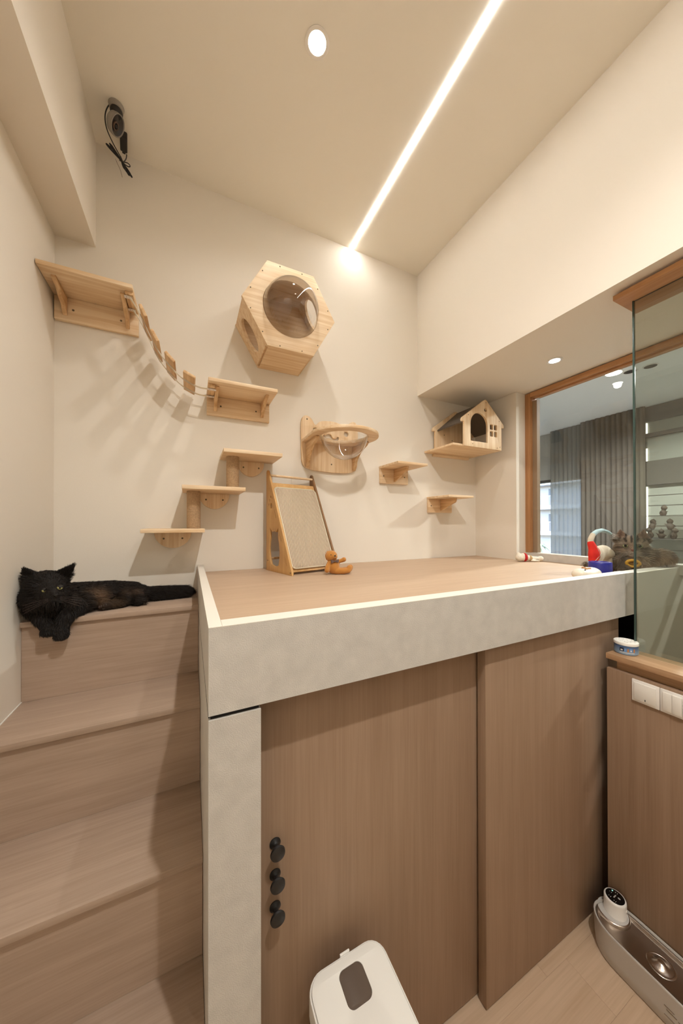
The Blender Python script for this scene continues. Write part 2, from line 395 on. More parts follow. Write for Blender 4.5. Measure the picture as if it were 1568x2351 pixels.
box('glass_sheet', XG, XG+.0005, -1.6, .592, 1.0578, 2.3440, M_glass, gp)
box('glass_edge', XG-.003, XG+.009, .592, .5965, 1.0578, 2.3440, M_gedge, gp, bev=.001, label='dark green polished edge')
hd = struct(box('trim_2', 1.394, 1.56, -1.6, .627, 2.3445, 2.3625, M_framey, bev=.0008))
box('trim_packer', 1.41, 1.545, -1.6, .60, 2.3628, 2.3715, M_framey, hd)
box('trim_channel', XG+.004, XG+.008, -1.6, .5950, 2.3435, 2.3444, M_black, hd)

def switchplate(y0, y1, gangs, label):
    z0, z1 = .924, 1.0-.002
    t = thing('switch_plate', (XCAB, (y0+y1)/2, z0), label, 'switch')
    box('back_plate', XCAB-.006, XCAB-.0003, y0, y1, z0, z1, M_white, t, bev=.002)
    ws = (y1-y0-.014)/gangs
    for g in range(gangs):
        a = y0+.007+ws*g
        box('rocker', XCAB-.0095-(.002 if g % 2 else 0), XCAB-.0061, a+.0004, a+ws-.0004, z0+.008, z1-.008, M_whitem, t, bev=.001)
    if gangs == 1: box('indicator', XCAB-.0101, XCAB-.0096, y1-.0385, y1-.0365, z0+.012, z0+.018, M_dark, t)
    return t
switchplate(.4955, .568, 1, 'white single switch plate on the cabinet nearest the doors')
switchplate(.411, .4945, 3, 'white switch plate with several rockers nearer the picture edge')

# ------------------------------------------------------------------ window to the next room
W = struct(bpy.data.objects.new('window_1', None)); C.objects.link(W); W.location = (1.99, .6, 1.345)
YW = 1.3655
box('frame_stile', 1.961, 2.02, YW-.034, YW, 1.345, 2.368, M_frame, W, bev=.001)
box('inner_stile', 1.985, 2.015, YW-.064, YW-.0345, 1.3455, 2.32, mat('stile_grey_brown', srgb(150, 126, 100), .5), W)  # inner stile in its own grey-brown, set back from the oak
box('frame_head', 1.961, 2.02, -1.4, YW-.0345, 2.340, 2.368, M_framey, W, bev=.001)
box('inner_head', 1.985, 2.015, -1.4, YW-.065, 2.331, 2.3395, M_framey, W)
box('pane', 2.0, 2.001, -1.4, YW-.065, 1.3455, 2.3305, M_pane, W)
box('frame_sill', 1.996, 2.03, -1.4, YW-.035, 1.325, 1.3452, M_stone, W)

# ------------------------------------------------------------------ wall shelves
def screw(x, y, z, t, d=(0, -1, 0), r=.0042):
    lathe('screw', [(0, -.0015), (r, -.0015), (r, .0006), (r*.55, .0012), (r*.3, .0004), (0, .0004)], M_screw, t, Matrix.Translation((x, y, z)) @ aim(d), n=12)
def bracket_outline(y0, y1, z0, z1):
    """scalloped bracket in the YZ plane, y1 at the wall, z1 under the board"""
    P = [(y1, z1), (y1, z0)]
    ctrl = [(0, 0), (.10, .12), (.16, .30), (.22, .42), (.40, .50), (.50, .60), (.62, .78), (.85, .86), (1, .93)]
    for a, b in ctrl: P.append((y1-(y1-y0)*a, z0+(z1-z0)*b))
    P.append((y0, z1)); return P
def shelf(name, x0, x1, y0, ztop, zbot, zboard, brx, label, group, scr, wallx=False):
    t = thing(name, ((x0+x1)/2, D, zbot), label, 'shelf', group)
    box('board', x0, x1, y0, D-.001, zboard, zboard+.016, M_pinex, t, bev=.0022)
    box('back_plate', x0+.001, x1-.001, D-.019, D-.0005, zbot, zboard-.0003, M_pinex, t, bev=.002)
    for x in brx:
        plate('bracket', bracket_outline(y0+.045, D-.0195, zbot+.02, zboard-.0003), [], x-.0075, x+.0075, 'YZ', M_piney, t, bev=.001)
    for x, z in scr: screw(x, D-.019, z, t)
    return t
sL = shelf('wall_shelf', -.499, -.207, 1.50, 0, 2.365, 2.462, (-.462, -.247), 'large pine shelf high in the left corner above the bridge', 'pine wall shelves', [(-.436, 2.413), (-.272, 2.415)])
sM = shelf('wall_shelf', .070, .372, 1.495, 0, 2.058, 2.150, (.109, .333), 'pine shelf under the hexagon house at the low end of the bridge', 'pine wall shelves', [(.134, 2.106), (.303, 2.106)])
# rope bridge
br = thing('hanging_bridge', (-.07, 1.59, 2.2), 'sagging bridge of small pine planks on two white straps between two shelves', 'bridge')
path = [(-.236, 2.447), (-.219, 2.4435), (-.196, 2.408), (-.175, 2.366), (-.155, 2.32), (-.135, 2.278), (-.110, 2.237), (-.081, 2.203), (-.046, 2.168), (-.007, 2.144), (.035, 2.131), (.068, 2.1295), (.100, 2.1295)]
def ribbon(name, y, w, th, m, parent):
    pts = smoothopen(path); bm = bmesh.new(); prev = None
    for i, (x, z) in enumerate(pts):
        a = pts[max(0, i-1)]; b = pts[min(len(pts)-1, i+1)]; tx, tz = b[0]-a[0], b[1]-a[1]; l = math.hypot(tx, tz); nx, nz = -tz/l, tx/l
        q = [bm.verts.new((x+nx*s*th/2, y+k*w/2, z+nz*s*th/2)) for k, s in ((-1, 1), (1, 1), (1, -1), (-1, -1))]
        if prev:
            for j in range(4): bm.faces.new((prev[j], prev[(j+1) % 4], q[(j+1) % 4], q[j]))
        else: bm.faces.new(q)
        prev = q
    bm.faces.new(prev); return link(name, bm_mesh(bm, name), m, parent, 40)
def smoothopen(p, n=4):
    out = []
    for i in range(len(p)-1):
        p0, p1, p2, p3 = Vector(p[max(0, i-1)]), Vector(p[i]), Vector(p[i+1]), Vector(p[min(len(p)-1, i+2)])
        for s in range(n):
            u = s/n; out.append(tuple(.5*((2*p1)+(p2-p0)*u+(2*p0-5*p1+4*p2-p3)*u*u+(3*p1-p0-3*p2+p3)*u**3)))
    out.append(tuple(p[-1])); return out
M_strap = mat('white_webbing', srgb(236, 226, 208), .8, bump=.3, bscale=600)
_n, _l, _b = M_strap.node_tree.nodes, M_strap.node_tree.links, M_strap.node_tree.nodes['Principled BSDF']
_t = _n.new('ShaderNodeBsdfTranslucent'); _t.inputs[0].default_value = srgb(244, 236, 220); _m = _n.new('ShaderNodeMixShader'); _m.inputs[0].default_value = .5
_l.new(_b.outputs[0], _m.inputs[1]); _l.new(_t.outputs[0], _m.inputs[2]); _l.new(_m.outputs[0], _n['Material Output'].inputs[0])
for y in (1.540, 1.627): ribbon('strap', y, .0165, .0022, M_strap, br)
for (x, z), (tx, tz) in (((-.175, 2.366), (.041, -.088)), ((-.135, 2.278), (.046, -.084)), ((-.081, 2.203), (.06, -.065)), ((-.007, 2.144), (.08, -.036))):
    a = math.atan2(tz, tx); M = Matrix.Translation((x, 1.565, z)) @ Matrix.Rotation(-a, 4, 'Y')
    box('plank', -.0245, .0245, -.096, .096, .0013, .0135, M_piney, br, bev=.003, M=M)
box('cleat', -.236, -.208, 1.525, 1.655, 2.450, 2.4618, M_piney, br, bev=.001)
box('cleat', .0705, .100, 1.525, 1.655, 2.132, 2.1498, M_piney, br, bev=.001)
for y in (1.540, 1.627):
    for x0, x1, z in ((-.240, -.212, 2.4455), (.066, .104, 2.1278)):
        tp = box('strap_end', x0, x1, y-.0085, y+.0085, z, z+.001, mat('white_tape', srgb(238, 226, 214), .7) if 'white_tape' not in MATS else MATS['white_tape'], br)
        for q in (.3, .7):
            x = x0+(x1-x0)*q; box('staple', x-.0006, x+.0006, y-.005, y+.001, z-.0006, z, M_screw, tp)

# three stepped shelves with half-round brackets and sisal posts
def step(x0, x1, z, dx, dr, label, y0=1.485):
    t = thing('step_shelf', ((x0+x1)/2, D, z), label, 'shelf', 'stepped pine shelves')
    box('board', x0, x1, y0, D-.001, z, z+.0165, M_pinex, t, bev=.002)
    P = [(dx+dr*1.0*math.cos(a), z-.0003+.074*math.sin(a)) for a in np.linspace(PI, 2*PI, 25)]
    plate('half_round_bracket', P, [], D-.018, D-.0005, 'XZ', M_pinez, t, bev=.0015)
    for s in (-1, 1): screw(dx+s*.038, D-.018, z-.03, t)
    return t
step(.131, .392, 1.846, .279, .066, 'topmost of the three stepped pine shelves, left of the cat bowl')
step(-.032, .224, 1.6775, .106, .069, 'middle of the three stepped pine shelves')
step(-.178, .056, 1.494, -.071, .076, 'lowest of the three stepped pine shelves, above the black cat')
def post(x, y, z0, z1, label):
    r = .0275; prof = [(0, z0), (r, z0)]; n = int((z1-z0)/.0052)
    for i in range(n):
        a = z0+(z1-z0)*i/n; h = (z1-z0)/n
        prof += [(r, a+h*.08), (r+.0017, a+h*.5), (r, a+h*.92)]
    prof += [(r, z1), (0, z1)]
    return tag(lathe('sisal_post', prof, M_sisal, None, Matrix.Translation((x, y, 0)), n=28, smooth=60), label, 'post', 'sisal posts between the stepped shelves')
post(.180, 1.588, 1.6945, 1.8455, 'upper sisal wrapped post under the topmost stepped shelf')
post(.014, 1.590, 1.5110, 1.6770, 'lower sisal wrapped post between middle and lowest stepped shelf')

# two small shelves on the right
def small_shelf(x0, x1, z, zb, bx, label, rounded):
    t = thing('small_wall_shelf', ((x0+x1)/2, D, zb), label, 'shelf', 'small pine shelves on the right')
    box('board', x0, x1, 1.487, D-.001, z, z+.0135, M_pinex, t, bev=.0018)
    box('back_plate', x0+.002, x1-.002, D-.016, D-.0005, zb, z-.0003, M_pinex, t, bev=.0015)
    yw, yt = D-.0165, 1.538
    P = [(yw, z-.0003), (yw, zb+.012)] + ([(yt+.03, z-.035), (yt+.012, z-.03), (yt+.002, z-.02), (yt, z-.008), (yt, z-.0003)] if rounded else [(yw-.025, zb+.02), (yt+.02, z-.03), (yt+.004, z-.018), (yt, z-.0003)])
    plate('bracket', P, [], bx-.007, bx+.007, 'YZ', M_piney, t, bev=.001)
    for q in (.12, .86): screw(x0+(x1-x0)*q, D-.016, (z+zb)/2, t)
small_shelf(1.050, 1.262, 1.871, 1.780, 1.156, 'upper of the two small pine shelves right of the cat bowl', False)
small_shelf(1.424, 1.634, 1.695, 1.605, 1.535, 'lower small pine shelf under the wooden cat house', True)

# cat bowl shelf
bs = thing('cat_bowl_shelf', (.72, D, 1.83), 'pine cat perch with a clear round bowl hanging in a ring', 'cat perch')
outl = smoothpoly([(.547, 1.90), (.545, 2.00), (.545, 2.085), (.556, 2.118), (.578, 2.128), (.604, 2.114), (.628, 2.082), (.655, 2.104), (.700, 2.113), (.750, 2.113), (.800, 2.100), (.826, 2.098), (.845, 2.122), (.866, 2.130), (.886, 2.120), (.895, 2.085), (.895, 1.98), (.893, 1.90), (.887, 1.86), (.862, 1.833), (.80, 1.824), (.72, 1.822), (.62, 1.828), (.572, 1.840), (.552, 1.866)], 4)
mouth = smoothpoly([(.676, 2.022), (.680, 2.036), (.690, 2.032), (.704, 2.040), (.722, 2.038), (.734, 2.020), (.752, 2.018), (.764, 2.030), (.772, 2.024), (.764, 2.008), (.746, 2.004), (.726, 2.006), (.712, 2.016), (.694, 2.016)], 4)
plate('back_plate', outl, [circ(.626, 2.052, .0145), circ(.818, 2.052, .0145), mouth], D-.018, D-.0005, 'XZ', M_pinez, bs, bev=.003)
cx, cy = .72, 1.496
ring = [(.893, 1.673), (.548, 1.673)] + circ(cx, cy, .178, n=44, a0=R(172), a1=R(368))
plate('ring', ring, [circ(cx, cy, .124, n=48)], 1.977, 1.993, 'XY', M_pinex, bs, bev=.003)
prof = [(.1235*math.cos(a), .130*math.sin(a)) for a in np.linspace(-PI/2, 0, 16)]; prof[0] = (0, -.130)
bowl = lathe('bowl', prof + [(.1315, .001), (.1315, .0035), (.1235, .0035)], M_acry, bs, Matrix.Translation((cx, cy, 1.9935)), n=48, smooth=60, label='clear acrylic bowl')
for bx in (.578, .864):
    P = smoothpoly([(1.673, 1.9765), (1.673, 1.91), (1.673, 1.845), (1.660, 1.842), (1.648, 1.86), (1.632, 1.895), (1.600, 1.925), (1.560, 1.945), (1.520, 1.958), (1.512, 1.9765), (1.60, 1.9765)], 3)
    P = [(min(y, 1.673), min(z, 1.9768)) for y, z in P]
    plate('bracket', P, [], bx-.008, bx+.008, 'YZ', M_piney, bs, bev=.001)
screw(.578, D-.018, 2.107, bs); screw(.724, D-.018, 1.868, bs)

# hexagonal cat house
HC = (.424, 2.532); HR = .2225; Y0 = 1.452
hx = thing('hexagon_cat_house', (HC[0], D, HC[1]-.19), 'hexagonal pine cat house with a clear bubble window on the wall', 'cat house')
hv = [(HC[0]+HR*math.cos(R(60*i)), HC[1]+HR*math.sin(R(60*i))) for i in range(6)]
plate('front_panel', hv, [circ(*HC, .131, n=56)], Y0, Y0+.015, 'XZ', M_pinex, hx, bev=.0018)
hv2 = [(HC[0]+(HR-.002)*math.cos(R(60*i)), HC[1]+(HR-.002)*math.sin(R(60*i))) for i in range(6)]
plate('back_panel', hv2, [], D-.012, D-.0005, 'XZ', M_pinex, hx)
for i in range(6):
    a, b = Vector(hv[i]), Vector(hv[(i+1) % 6]); m2 = (a+b)/2; e = (b-a).normalized(); nin = (Vector(HC)-m2).normalized()
    hl = (b-a).length/2-.0075; hy = (D-.0125-(Y0+.0155))/2; ymid = Y0+.0155+hy
    holes = [circ(0, .01, .078, .058, n=32)] if i in (0, 3) else []
    off = m2+nin*.0078
    M = Matrix(((e.x, 0, nin.x, off.x), (0, 1, 0, ymid), (e.y, 0, nin.y, off.y), (0, 0, 0, 1)))
    plate('side_panel', [(-hl, -hy), (hl, -hy), (hl, hy), (-hl, hy)], holes, -.0065, .0065, 'XY', M_pinex, hx, M=M)
prof = [(.1295*math.cos(a), .132*math.sin(a)) for a in np.linspace(0, PI/2, 18)]; prof[-1] = (0, .132)
lathe('dome', prof, M_acryd, hx, Matrix.Translation((HC[0], Y0+.003, HC[1])) @ Matrix.Rotation(PI/2, 4, 'X'), n=56, smooth=180, label='clear bubble window')
for i in range(6):
    for q in (.25, .75):
        a, b = Vector(hv[i]), Vector(hv[(i+1) % 6]); p = a.lerp(b, q); p = p+(Vector(HC)-p).normalized()*.010
        screw(p.x, Y0, p.y, hx, r=.0028)
screw(HC[0]+.03, D-.012, 2.47, hx, r=.005)
# a cat blanket lying in the bottom of the house
tag(blob('cat_blanket', [('e', (HC[0]-.02, 1.56, 2.365), (.075, .055, .012)), ('e', (HC[0]+.05, 1.55, 2.368), (.05, .05, .016)), ('e', (HC[0]+.08, 1.56, 2.395), (.02, .045, .03)), ('e', (HC[0]+.05, 1.505, 2.398), (.052, .026, .026)), ('e', (HC[0]-.015, 1.50, 2.392), (.05, .022, .020)), ('e', (HC[0]+.095, 1.51, 2.415), (.022, .03, .03))], mat('grey_fleece', srgb(112, 100, 94), .95, bump=1, bscale=180), None, .005), 'crumpled grey blanket lying inside the hexagonal cat house', 'blanket')

# gabled wooden cat house
gh = thing('gabled_cat_house', (1.64, D, 1.99), 'small pine cat house with gabled grey roof and arched door in the alcove', 'cat house')
box('floor_board', 1.405, 1.815, 1.432, D-.001, 2.000, 2.013, M_pinex, gh, bev=.0015)
box('cleat', 1.470, 1.79, D-.022, D-.001, 1.984, 1.9995, M_pinex, gh, bev=.001)
def gable(x0, x1, ex0, ex1, z0, ze, za):
    xm = (x0+x1)/2+.018
    return [(x0, z0), (x1, z0), (x1, ze), (ex1, ze), (ex1+.002, ze+.012), (ex1-.004, ze+.024), (xm+.012, za-.006), (xm, za), (xm-.012, za-.006), (ex0+.004, ze+.024), (ex0-.002, ze+.012), (ex0, ze)] + [(x0, ze)]
arch = [(1.534, 2.036), (1.680, 2.036)] + circ(1.607, 2.141, .073, n=18, a0=0, a1=PI)
wins = [rrect(x, z, x+.026, z+.033, .004, 3) for x in (1.702, 1.738) for z in (2.081, 2.124)]
plate('front_panel', gable(1.482, 1.806, 1.464, 1.826, 2.0005, 2.146, 2.306), [arch, circ(1.662, 2.241, .0115)]+wins, 1.418, 1.4315, 'XZ', M_pinez, gh, bev=.0015)
plate('back_panel', gable(1.472, 1.806, 1.452, 1.826, 2.0135, 2.146, 2.306), [], D-.032, D-.019, 'XZ', M_pinez, gh, bev=.001)
M_roof = mat('grey_felt', srgb(104, 94, 84), .95, bump=.4, bscale=300)
for s in (-1, 1):
    xm = 1.662; p0 = Vector((xm, 2.298)); p1 = Vector((xm+s*.178, 2.158)); e = (p1-p0); L = e.length; e.normalize(); nn = Vector((-e.y, e.x))*(1 if s > 0 else -1)
    M = Matrix(((e.x, 0, nn.x, p0.x), (0, 1, 0, 0), (e.y, 0, nn.y, p0.y), (0, 0, 0, 1)))
    box('roof_panel', 0.002, L, 1.432, D-.0325, -.014, -.005, M_roof, gh, M=M, label='grey felt roof panel')
for x, z in ((1.665, 2.286), (1.515, 2.19), (1.785, 2.185), (1.55, 2.018), (1.765, 2.012), (1.79, 2.02)): screw(x, 1.418, z, gh, r=.0028)
screw(1.55, D-.032, 2.13, gh, r=.0035); screw(1.62, D-.032, 2.10, gh, r=.0035)

# ------------------------------------------------------------------ scratching ramp
ang = R(14); fx, fy = .405, 1.380; ZP = 1.299
FR = Matrix.Translation((fx, fy, ZP)) @ Matrix.Rotation(ang, 4, 'Z')       # local: x across, y deep, z up
sc = thing('scratching_ramp', (fx, fy, ZP), 'wooden triangular cat scratching ramp with woven sisal face on the platform', 'cat scratcher')
SD, SH, SW = .25, .50, .27
prof = [(0, 0), (SD, 0), (SD, SH-.012), (SD-.004, SH-.003), (SD-.012, SH), (SD-.020, SH-.005), (0.001, .016)]
yl = lambda h: (SD-.020)*h/SH
catp = [(.088, .034), (.120, .026), (.160, .034), (.176, .065), (.183, .10), (.180, .14), (.171, .165), (.176, .215), (.150, .192), (.131, .197), (.112, .192), (.090, .212), (.092, .165), (.083, .14), (.077, .10), (.079, .065)]
catp = [(y+.036, h) for y, h in catp]
paw = [circ(.200, .320, .010, .0145, 14), circ(.216, .348, .0045, .0065, 10), circ(.204, .364, .0045, .0075, 10), circ(.190, .358, .0045, .0065, 10), circ(.222, .326, .004, .0055, 10)]
slots = []
for h in (.06, .17, .28, .40):
    c = Vector((yl(h)+.028, h)); d = Vector((SD-.02, SH)).normalized(); q = Vector((-d.y, d.x))
    slots.append([tuple(c+d*.022+q*.0016), tuple(c-d*.022+q*.0016), tuple(c-d*.022-q*.0016), tuple(c+d*.022-q*.0016)])
yz = lambda x: FR @ Matrix(((0,0,1,x),(1,0,0,0),(0,1,0,0),(0,0,0,1)))
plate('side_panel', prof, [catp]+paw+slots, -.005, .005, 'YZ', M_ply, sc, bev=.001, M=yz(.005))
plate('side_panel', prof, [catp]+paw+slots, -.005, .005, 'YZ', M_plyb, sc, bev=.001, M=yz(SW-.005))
tilt = math.atan2(SD-.020, SH)
FB = FR @ Matrix.Translation((0, .012, .012)) @ Matrix.Rotation(-tilt, 4, 'X')    # local z runs up the slope
box('ramp_board', .0105, SW-.0105, .006, .014, .004, .470, M_ply, sc, M=FB)
M_weave, n_, l_, b_ = newmat('woven_sisal')
tc = n_.new('ShaderNodeTexCoord'); sp = n_.new('ShaderNodeMapping'); sp.inputs['Rotation'].default_value = (0, 0, -ang)
l_.new(tc.outputs['Object'], sp.inputs['Vector'])
w1 = n_.new('ShaderNodeTexWave'); w1.wave_type = 'BANDS'; w1.bands_direction = 'X'; w1.inputs['Scale'].default_value = 42; w1.inputs['Distortion'].default_value = .06
w2 = n_.new('ShaderNodeTexWave'); w2.wave_type = 'BANDS'; w2.bands_direction = 'Z'; w2.inputs['Scale'].default_value = 46; w2.inputs['Distortion'].default_value = .1
l_.new(sp.outputs[0], w1.inputs['Vector']); l_.new(sp.outputs[0], w2.inputs['Vector'])
mm = n_.new('ShaderNodeMath'); mm.operation = 'MULTIPLY_ADD'; mm.inputs[1].default_value = .88
m3 = n_.new('ShaderNodeMath'); m3.operation = 'MULTIPLY'; m3.inputs[1].default_value = .12
l_.new(w1.outputs['Fac'], mm.inputs[0]); l_.new(w2.outputs['Fac'], m3.inputs[0]); l_.new(m3.outputs[0], mm.inputs[2])
rp = n_.new('ShaderNodeValToRGB'); rp.color_ramp.elements[0].position = .2; rp.color_ramp.elements[1].position = .75
rp.color_ramp.elements[0].color = srgb(150, 120, 96); rp.color_ramp.elements[1].color = srgb(228, 212, 186)
l_.new(mm.outputs[0], rp.inputs[0]); l_.new(rp.outputs[0], b_.inputs['Base Color']); b_.inputs['Roughness'].default_value = .95
bp = n_.new('ShaderNodeBump'); bp.inputs['Strength'].default_value = .8; bp.inputs['Distance'].default_value = .003
l_.new(mm.outputs[0], bp.inputs['Height']); l_.new(bp.outputs[0], b_.inputs['Normal'])
mo = rrect(.014, .018, SW-.014, .440, .022)
xz = FB @ Matrix(((1,0,0,0),(0,0,1,.001),(0,1,0,0),(0,0,0,1)))
plate('sisal_mat', mo, [], -.004, .004, 'XZ', M_weave, sc, bev=.001, M=xz)
tube('mat_piping', [tuple(FB @ Vector((x, -.0005, z))) for x, z in mo], .0038, mat('beige_piping', srgb(206, 192, 166), .9), sc, smoothp=False, cyc=True)
tube('dowel', [tuple(FR @ Vector((x, SD-.022, SH-.026))) for x in (.010, SW-.010)], .0062, M_pinex, sc, smoothp=False)
tube('dowel', [tuple(FR @ Vector((x, SD-.03, .06))) for x in (.010, SW-.010)], .0062, M_piney, sc, smoothp=False)
tube('string', [tuple(FR @ Vector((.135, SD-.022+q[0], SH-.026+q[1]))) for q in ((-.007, 0), (0, .008), (.007, 0), (0, -.008), (-.001, -.03), (-.004, -.055))], .0009, M_strap, sc)
for (y, h) in ((.012, .012), (.232, .05)):
    p = FR @ Vector((-.0002, y, h)); screw(p.x, p.y, p.z, sc, d=FR.to_3x3() @ Vector((-1, 0, 0)), r=.003)

# ------------------------------------------------------------------ toys on the platform
M_ted = mat('ginger_plush', srgb(198, 134, 64), .95, bump=.6, bscale=500, sheen=.3, spec=.1)
td = thing('teddy_bear', (.598, 1.345, ZP), 'small ginger teddy bear with a bow slumped against the scratching ramp', 'toy')
TF = Matrix.Translation((.594, 1.352, ZP)) @ Matrix.Rotation(R(-4), 4, 'Z') @ Matrix.Scale(1.1, 4)
body = blob('body', [('e', (0, 0, .031), (.0265, .023, .031)), ('e', (-.010, 0, .076), (.0265, .0225, .0235)), ('e', (-.002, -.018, .074), (.013, .012, .0105)),
    ('h', [((-.030, .004, .087), .004), ((-.024, .002, .094), .005), ((-.034, .002, .078), .003)]), ('h', [((.006, .004, .090), .004), ((.000, .004, .094), .005), ((.010, .0, .080), .003)]),
    ('c', [((-.020, -.004, .048), .010), ((-.031, -.012, .030), .0105), ((-.033, -.014, .020), .0115)]),
    ('c', [((.018, -.002, .052), .009), ((.036, -.006, .056), .009), ((.044, -.008, .060), .0105)]),
    ('c', [((.008, -.010, .014), .014), ((.036, -.022, .0135), .0135), ((.056, -.026, .016), .0125), ((.062, -.024, .026), .0125)]),
    ('c', [((.012, .008, .014), .013), ((.044, .004, .0135), .0125), ((.072, -.004, .018), .012), ((.075, -.004, .026), .012)])], M_ted, td, .0028, 4, F=TF)
for q in (-.018, .004):
    p = TF @ Vector((q, -.0195 if q > -.01 else -.0205, .083)); ball('eye', p, .0022, M_black, td, sub=2)
ball('nose', TF @ Vector((-.003, -.0285, .079)), (.0048, .003, .0035), M_black, td, sub=2)
tube('mouth', [tuple(TF @ Vector(q)) for q in ((-.010, -.0245, .066), (-.004, -.0285, .069), (-.003, -.029, .073), (-.002, -.0285, .069), (.004, -.0265, .067))], .0006, M_black, td)
M_bow = mat('brown_check_ribbon', srgb(104, 84, 78), .8, var=.4, vscale=400)
blob('bow', [('h', [((-.002, -.022, .056), .002), ((-.018, -.024, .061), .003), ((-.016, -.024, .050), .003)]), ('h', [((-.002, -.022, .056), .002), ((.014, -.022, .062), .003), ((.013, -.022, .051), .003)]), ('e', (-.002, -.0235, .056), .0032)], M_bow, td, .0018, 2, F=TF)

# white and red plush near the window
pr = thing('rag_toy', (1.86, 1.27, ZP), 'floppy white rag toy with a red band lying by the window corner', 'toy')
M_rag = mat('cream_plush', srgb(236, 224, 204), .95, bump=.6, bscale=300, spec=.1); M_red = mat('red_cloth', srgb(190, 30, 30), .85, bump=.3, bscale=500)
Mp = Matrix.Translation((1.855, 1.275, ZP)) @ Matrix.Rotation(R(-24), 4, 'Z')
blob('body', [('e', (-.052, 0, .024), (.026, .022, .022)), ('e', (-.056, .006, .042), (.014, .012, .014)), ('e', (-.03, 0, .027), (.028, .023, .025)), ('c', [((0, 0, .022), .018), ((.035, .0, .017), .0145), ((.066, -.004, .016), .015)]), ('e', (.074, -.004, .018), (.018, .016, .016)), ('c', [((.012, -.02, .008), .006), ((.05, -.026, .006), .005)])], M_rag, pr, .0035, 4, F=Mp)
blob('red_band', [('e', (-.024, 0, .0265), (.019, .0255, .0265))], M_red, pr, .003, 3, F=Mp, label='red band')
blob('tan_patch', [('e', (.010, -.002, .021), (.012, .020, .019))], mat('tan_plush', srgb(190, 160, 112), .95), pr, .003, 3, F=Mp, label='tan patch')

# white rounded toy, blue tub, long tailed plush
wf = thing('white_rounded_toy', (1.43, .745, ZP), 'smooth white rounded toy with a tan patch behind the platform edge', 'toy')
Wm = Matrix.Translation((1.452, .748, ZP)) @ Matrix.Rotation(R(-8), 4, 'Z') @ Matrix.Diagonal((.86, .86, 1.06, 1))
blob('body', [('e', (0, 0, .024), (.070, .042, .023)), ('e', (-.045, 0, .026), (.030, .034, .022)), ('e', (.03, 0, .026), (.045, .04, .024))], mat('glossy_cream', srgb(244, 234, 214), .25), wf, .004, 8, F=Wm)
blob('tan_patch', [('h', [((-.018, -.012, .0455), .004), ((.012, -.012, .047), .004), ((-.004, .018, .047), .004)])], mat('tan_gloss', srgb(186, 128, 76), .4), wf, .003, 3, F=Wm, label='tan patch')
ball('eye', Wm @ Vector((-.040, -.022, .044)), .0028, M_black, wf, sub=2)
tb = thing('blue_tub', (1.59, .768, ZP), 'short round blue tub with a clear base beside the grey cat', 'tub')
lathe('clear_base', [(0, .0005), (.044, .0005), (.046, .004), (.046, .012), (.042, .0125), (0, .0125)], M_acry, tb, Matrix.Translation((1.592, .768, ZP)) @ Matrix.Diagonal((.86, .86, 1.1, 1)), n=40)
lathe('lid', [(0, .058), (.034, .058), (.036, .0605), (.0455, .0605), (.048, .058), (.049, .05), (.049, .0135), (.0465, .0130), (0, .0130)], mat('cobalt_plastic', srgb(44, 46, 140), .3), tb, Matrix.Translation((1.592, .768, ZP)) @ Matrix.Diagonal((.86, .86, 1.1, 1)), n=48, label='cobalt blue lid')

kt = thing('long_tailed_plush', (1.75, .835, ZP), 'beige plush toy with red hindquarters and a curved pale blue tail', 'toy')
P3 = lambda u, z, y=.835: (1.735+(u-1.735)*1.04+.008, y, 1.39+(z-1.39)*.93-.002)
M_lin = mat('beige_linen', srgb(222, 208, 184), .95, bump=.4, bscale=700); M_redk = mat('scarlet_cloth', srgb(226, 40, 26), .8, bump=.3, bscale=700)
blob('body', [('e', P3(1.745, 1.395), (.062, .028, .036)), ('e', P3(1.700, 1.388), (.044, .026, .040)), ('c', [(P3(1.76, 1.39), .028), (P3(1.815, 1.385, .838), .023)]), ('c', [(P3(1.70, 1.37), .024), (P3(1.69, 1.33), .019)]), ('c', [(P3(1.79, 1.36, .84), .022), (P3(1.80, 1.325, .84), .02)])], M_lin, kt, .004, 5)
blob('red_hindquarters', [('e', P3(1.660, 1.393, .826), (.030, .0215, .038)), ('c', [(P3(1.655, 1.395, .826), .0205), (P3(1.648, 1.335, .826), .0175), (P3(1.646, 1.328, .826), .017)]), ('c', [(P3(1.655, 1.42, .828), .019), (P3(1.648, 1.446, .833), .0148)])], M_redk, kt, .004, 5, label='scarlet hindquarters')
tp = [(P3(1.648, 1.450), .0120), (P3(1.650, 1.465), .0122), (P3(1.668, 1.488), .0115), (P3(1.700, 1.503), .0105), (P3(1.74, 1.508), .0098), (P3(1.785, 1.500), .0088), (P3(1.812, 1.490), .0075)]
blob('tail_root', [('c', tp[:3])], M_lin, kt, .0035, 4)
blob('tail_tip', [('c', tp[2:])], mat('pale_blue_cloth', srgb(178, 202, 204), .9), kt, .0035, 4, label='pale blue tail tip')
tube('stitch', [P3(1.638, 1.36, .812), P3(1.655, 1.38, .8045), P3(1.672, 1.395, .806), P3(1.690, 1.395, .810)], .0012, M_lin, kt)
tube('stitch', [P3(1.652, 1.428, .811), P3(1.662, 1.405, .8045), P3(1.672, 1.375, .806)], .0012, M_lin, kt)

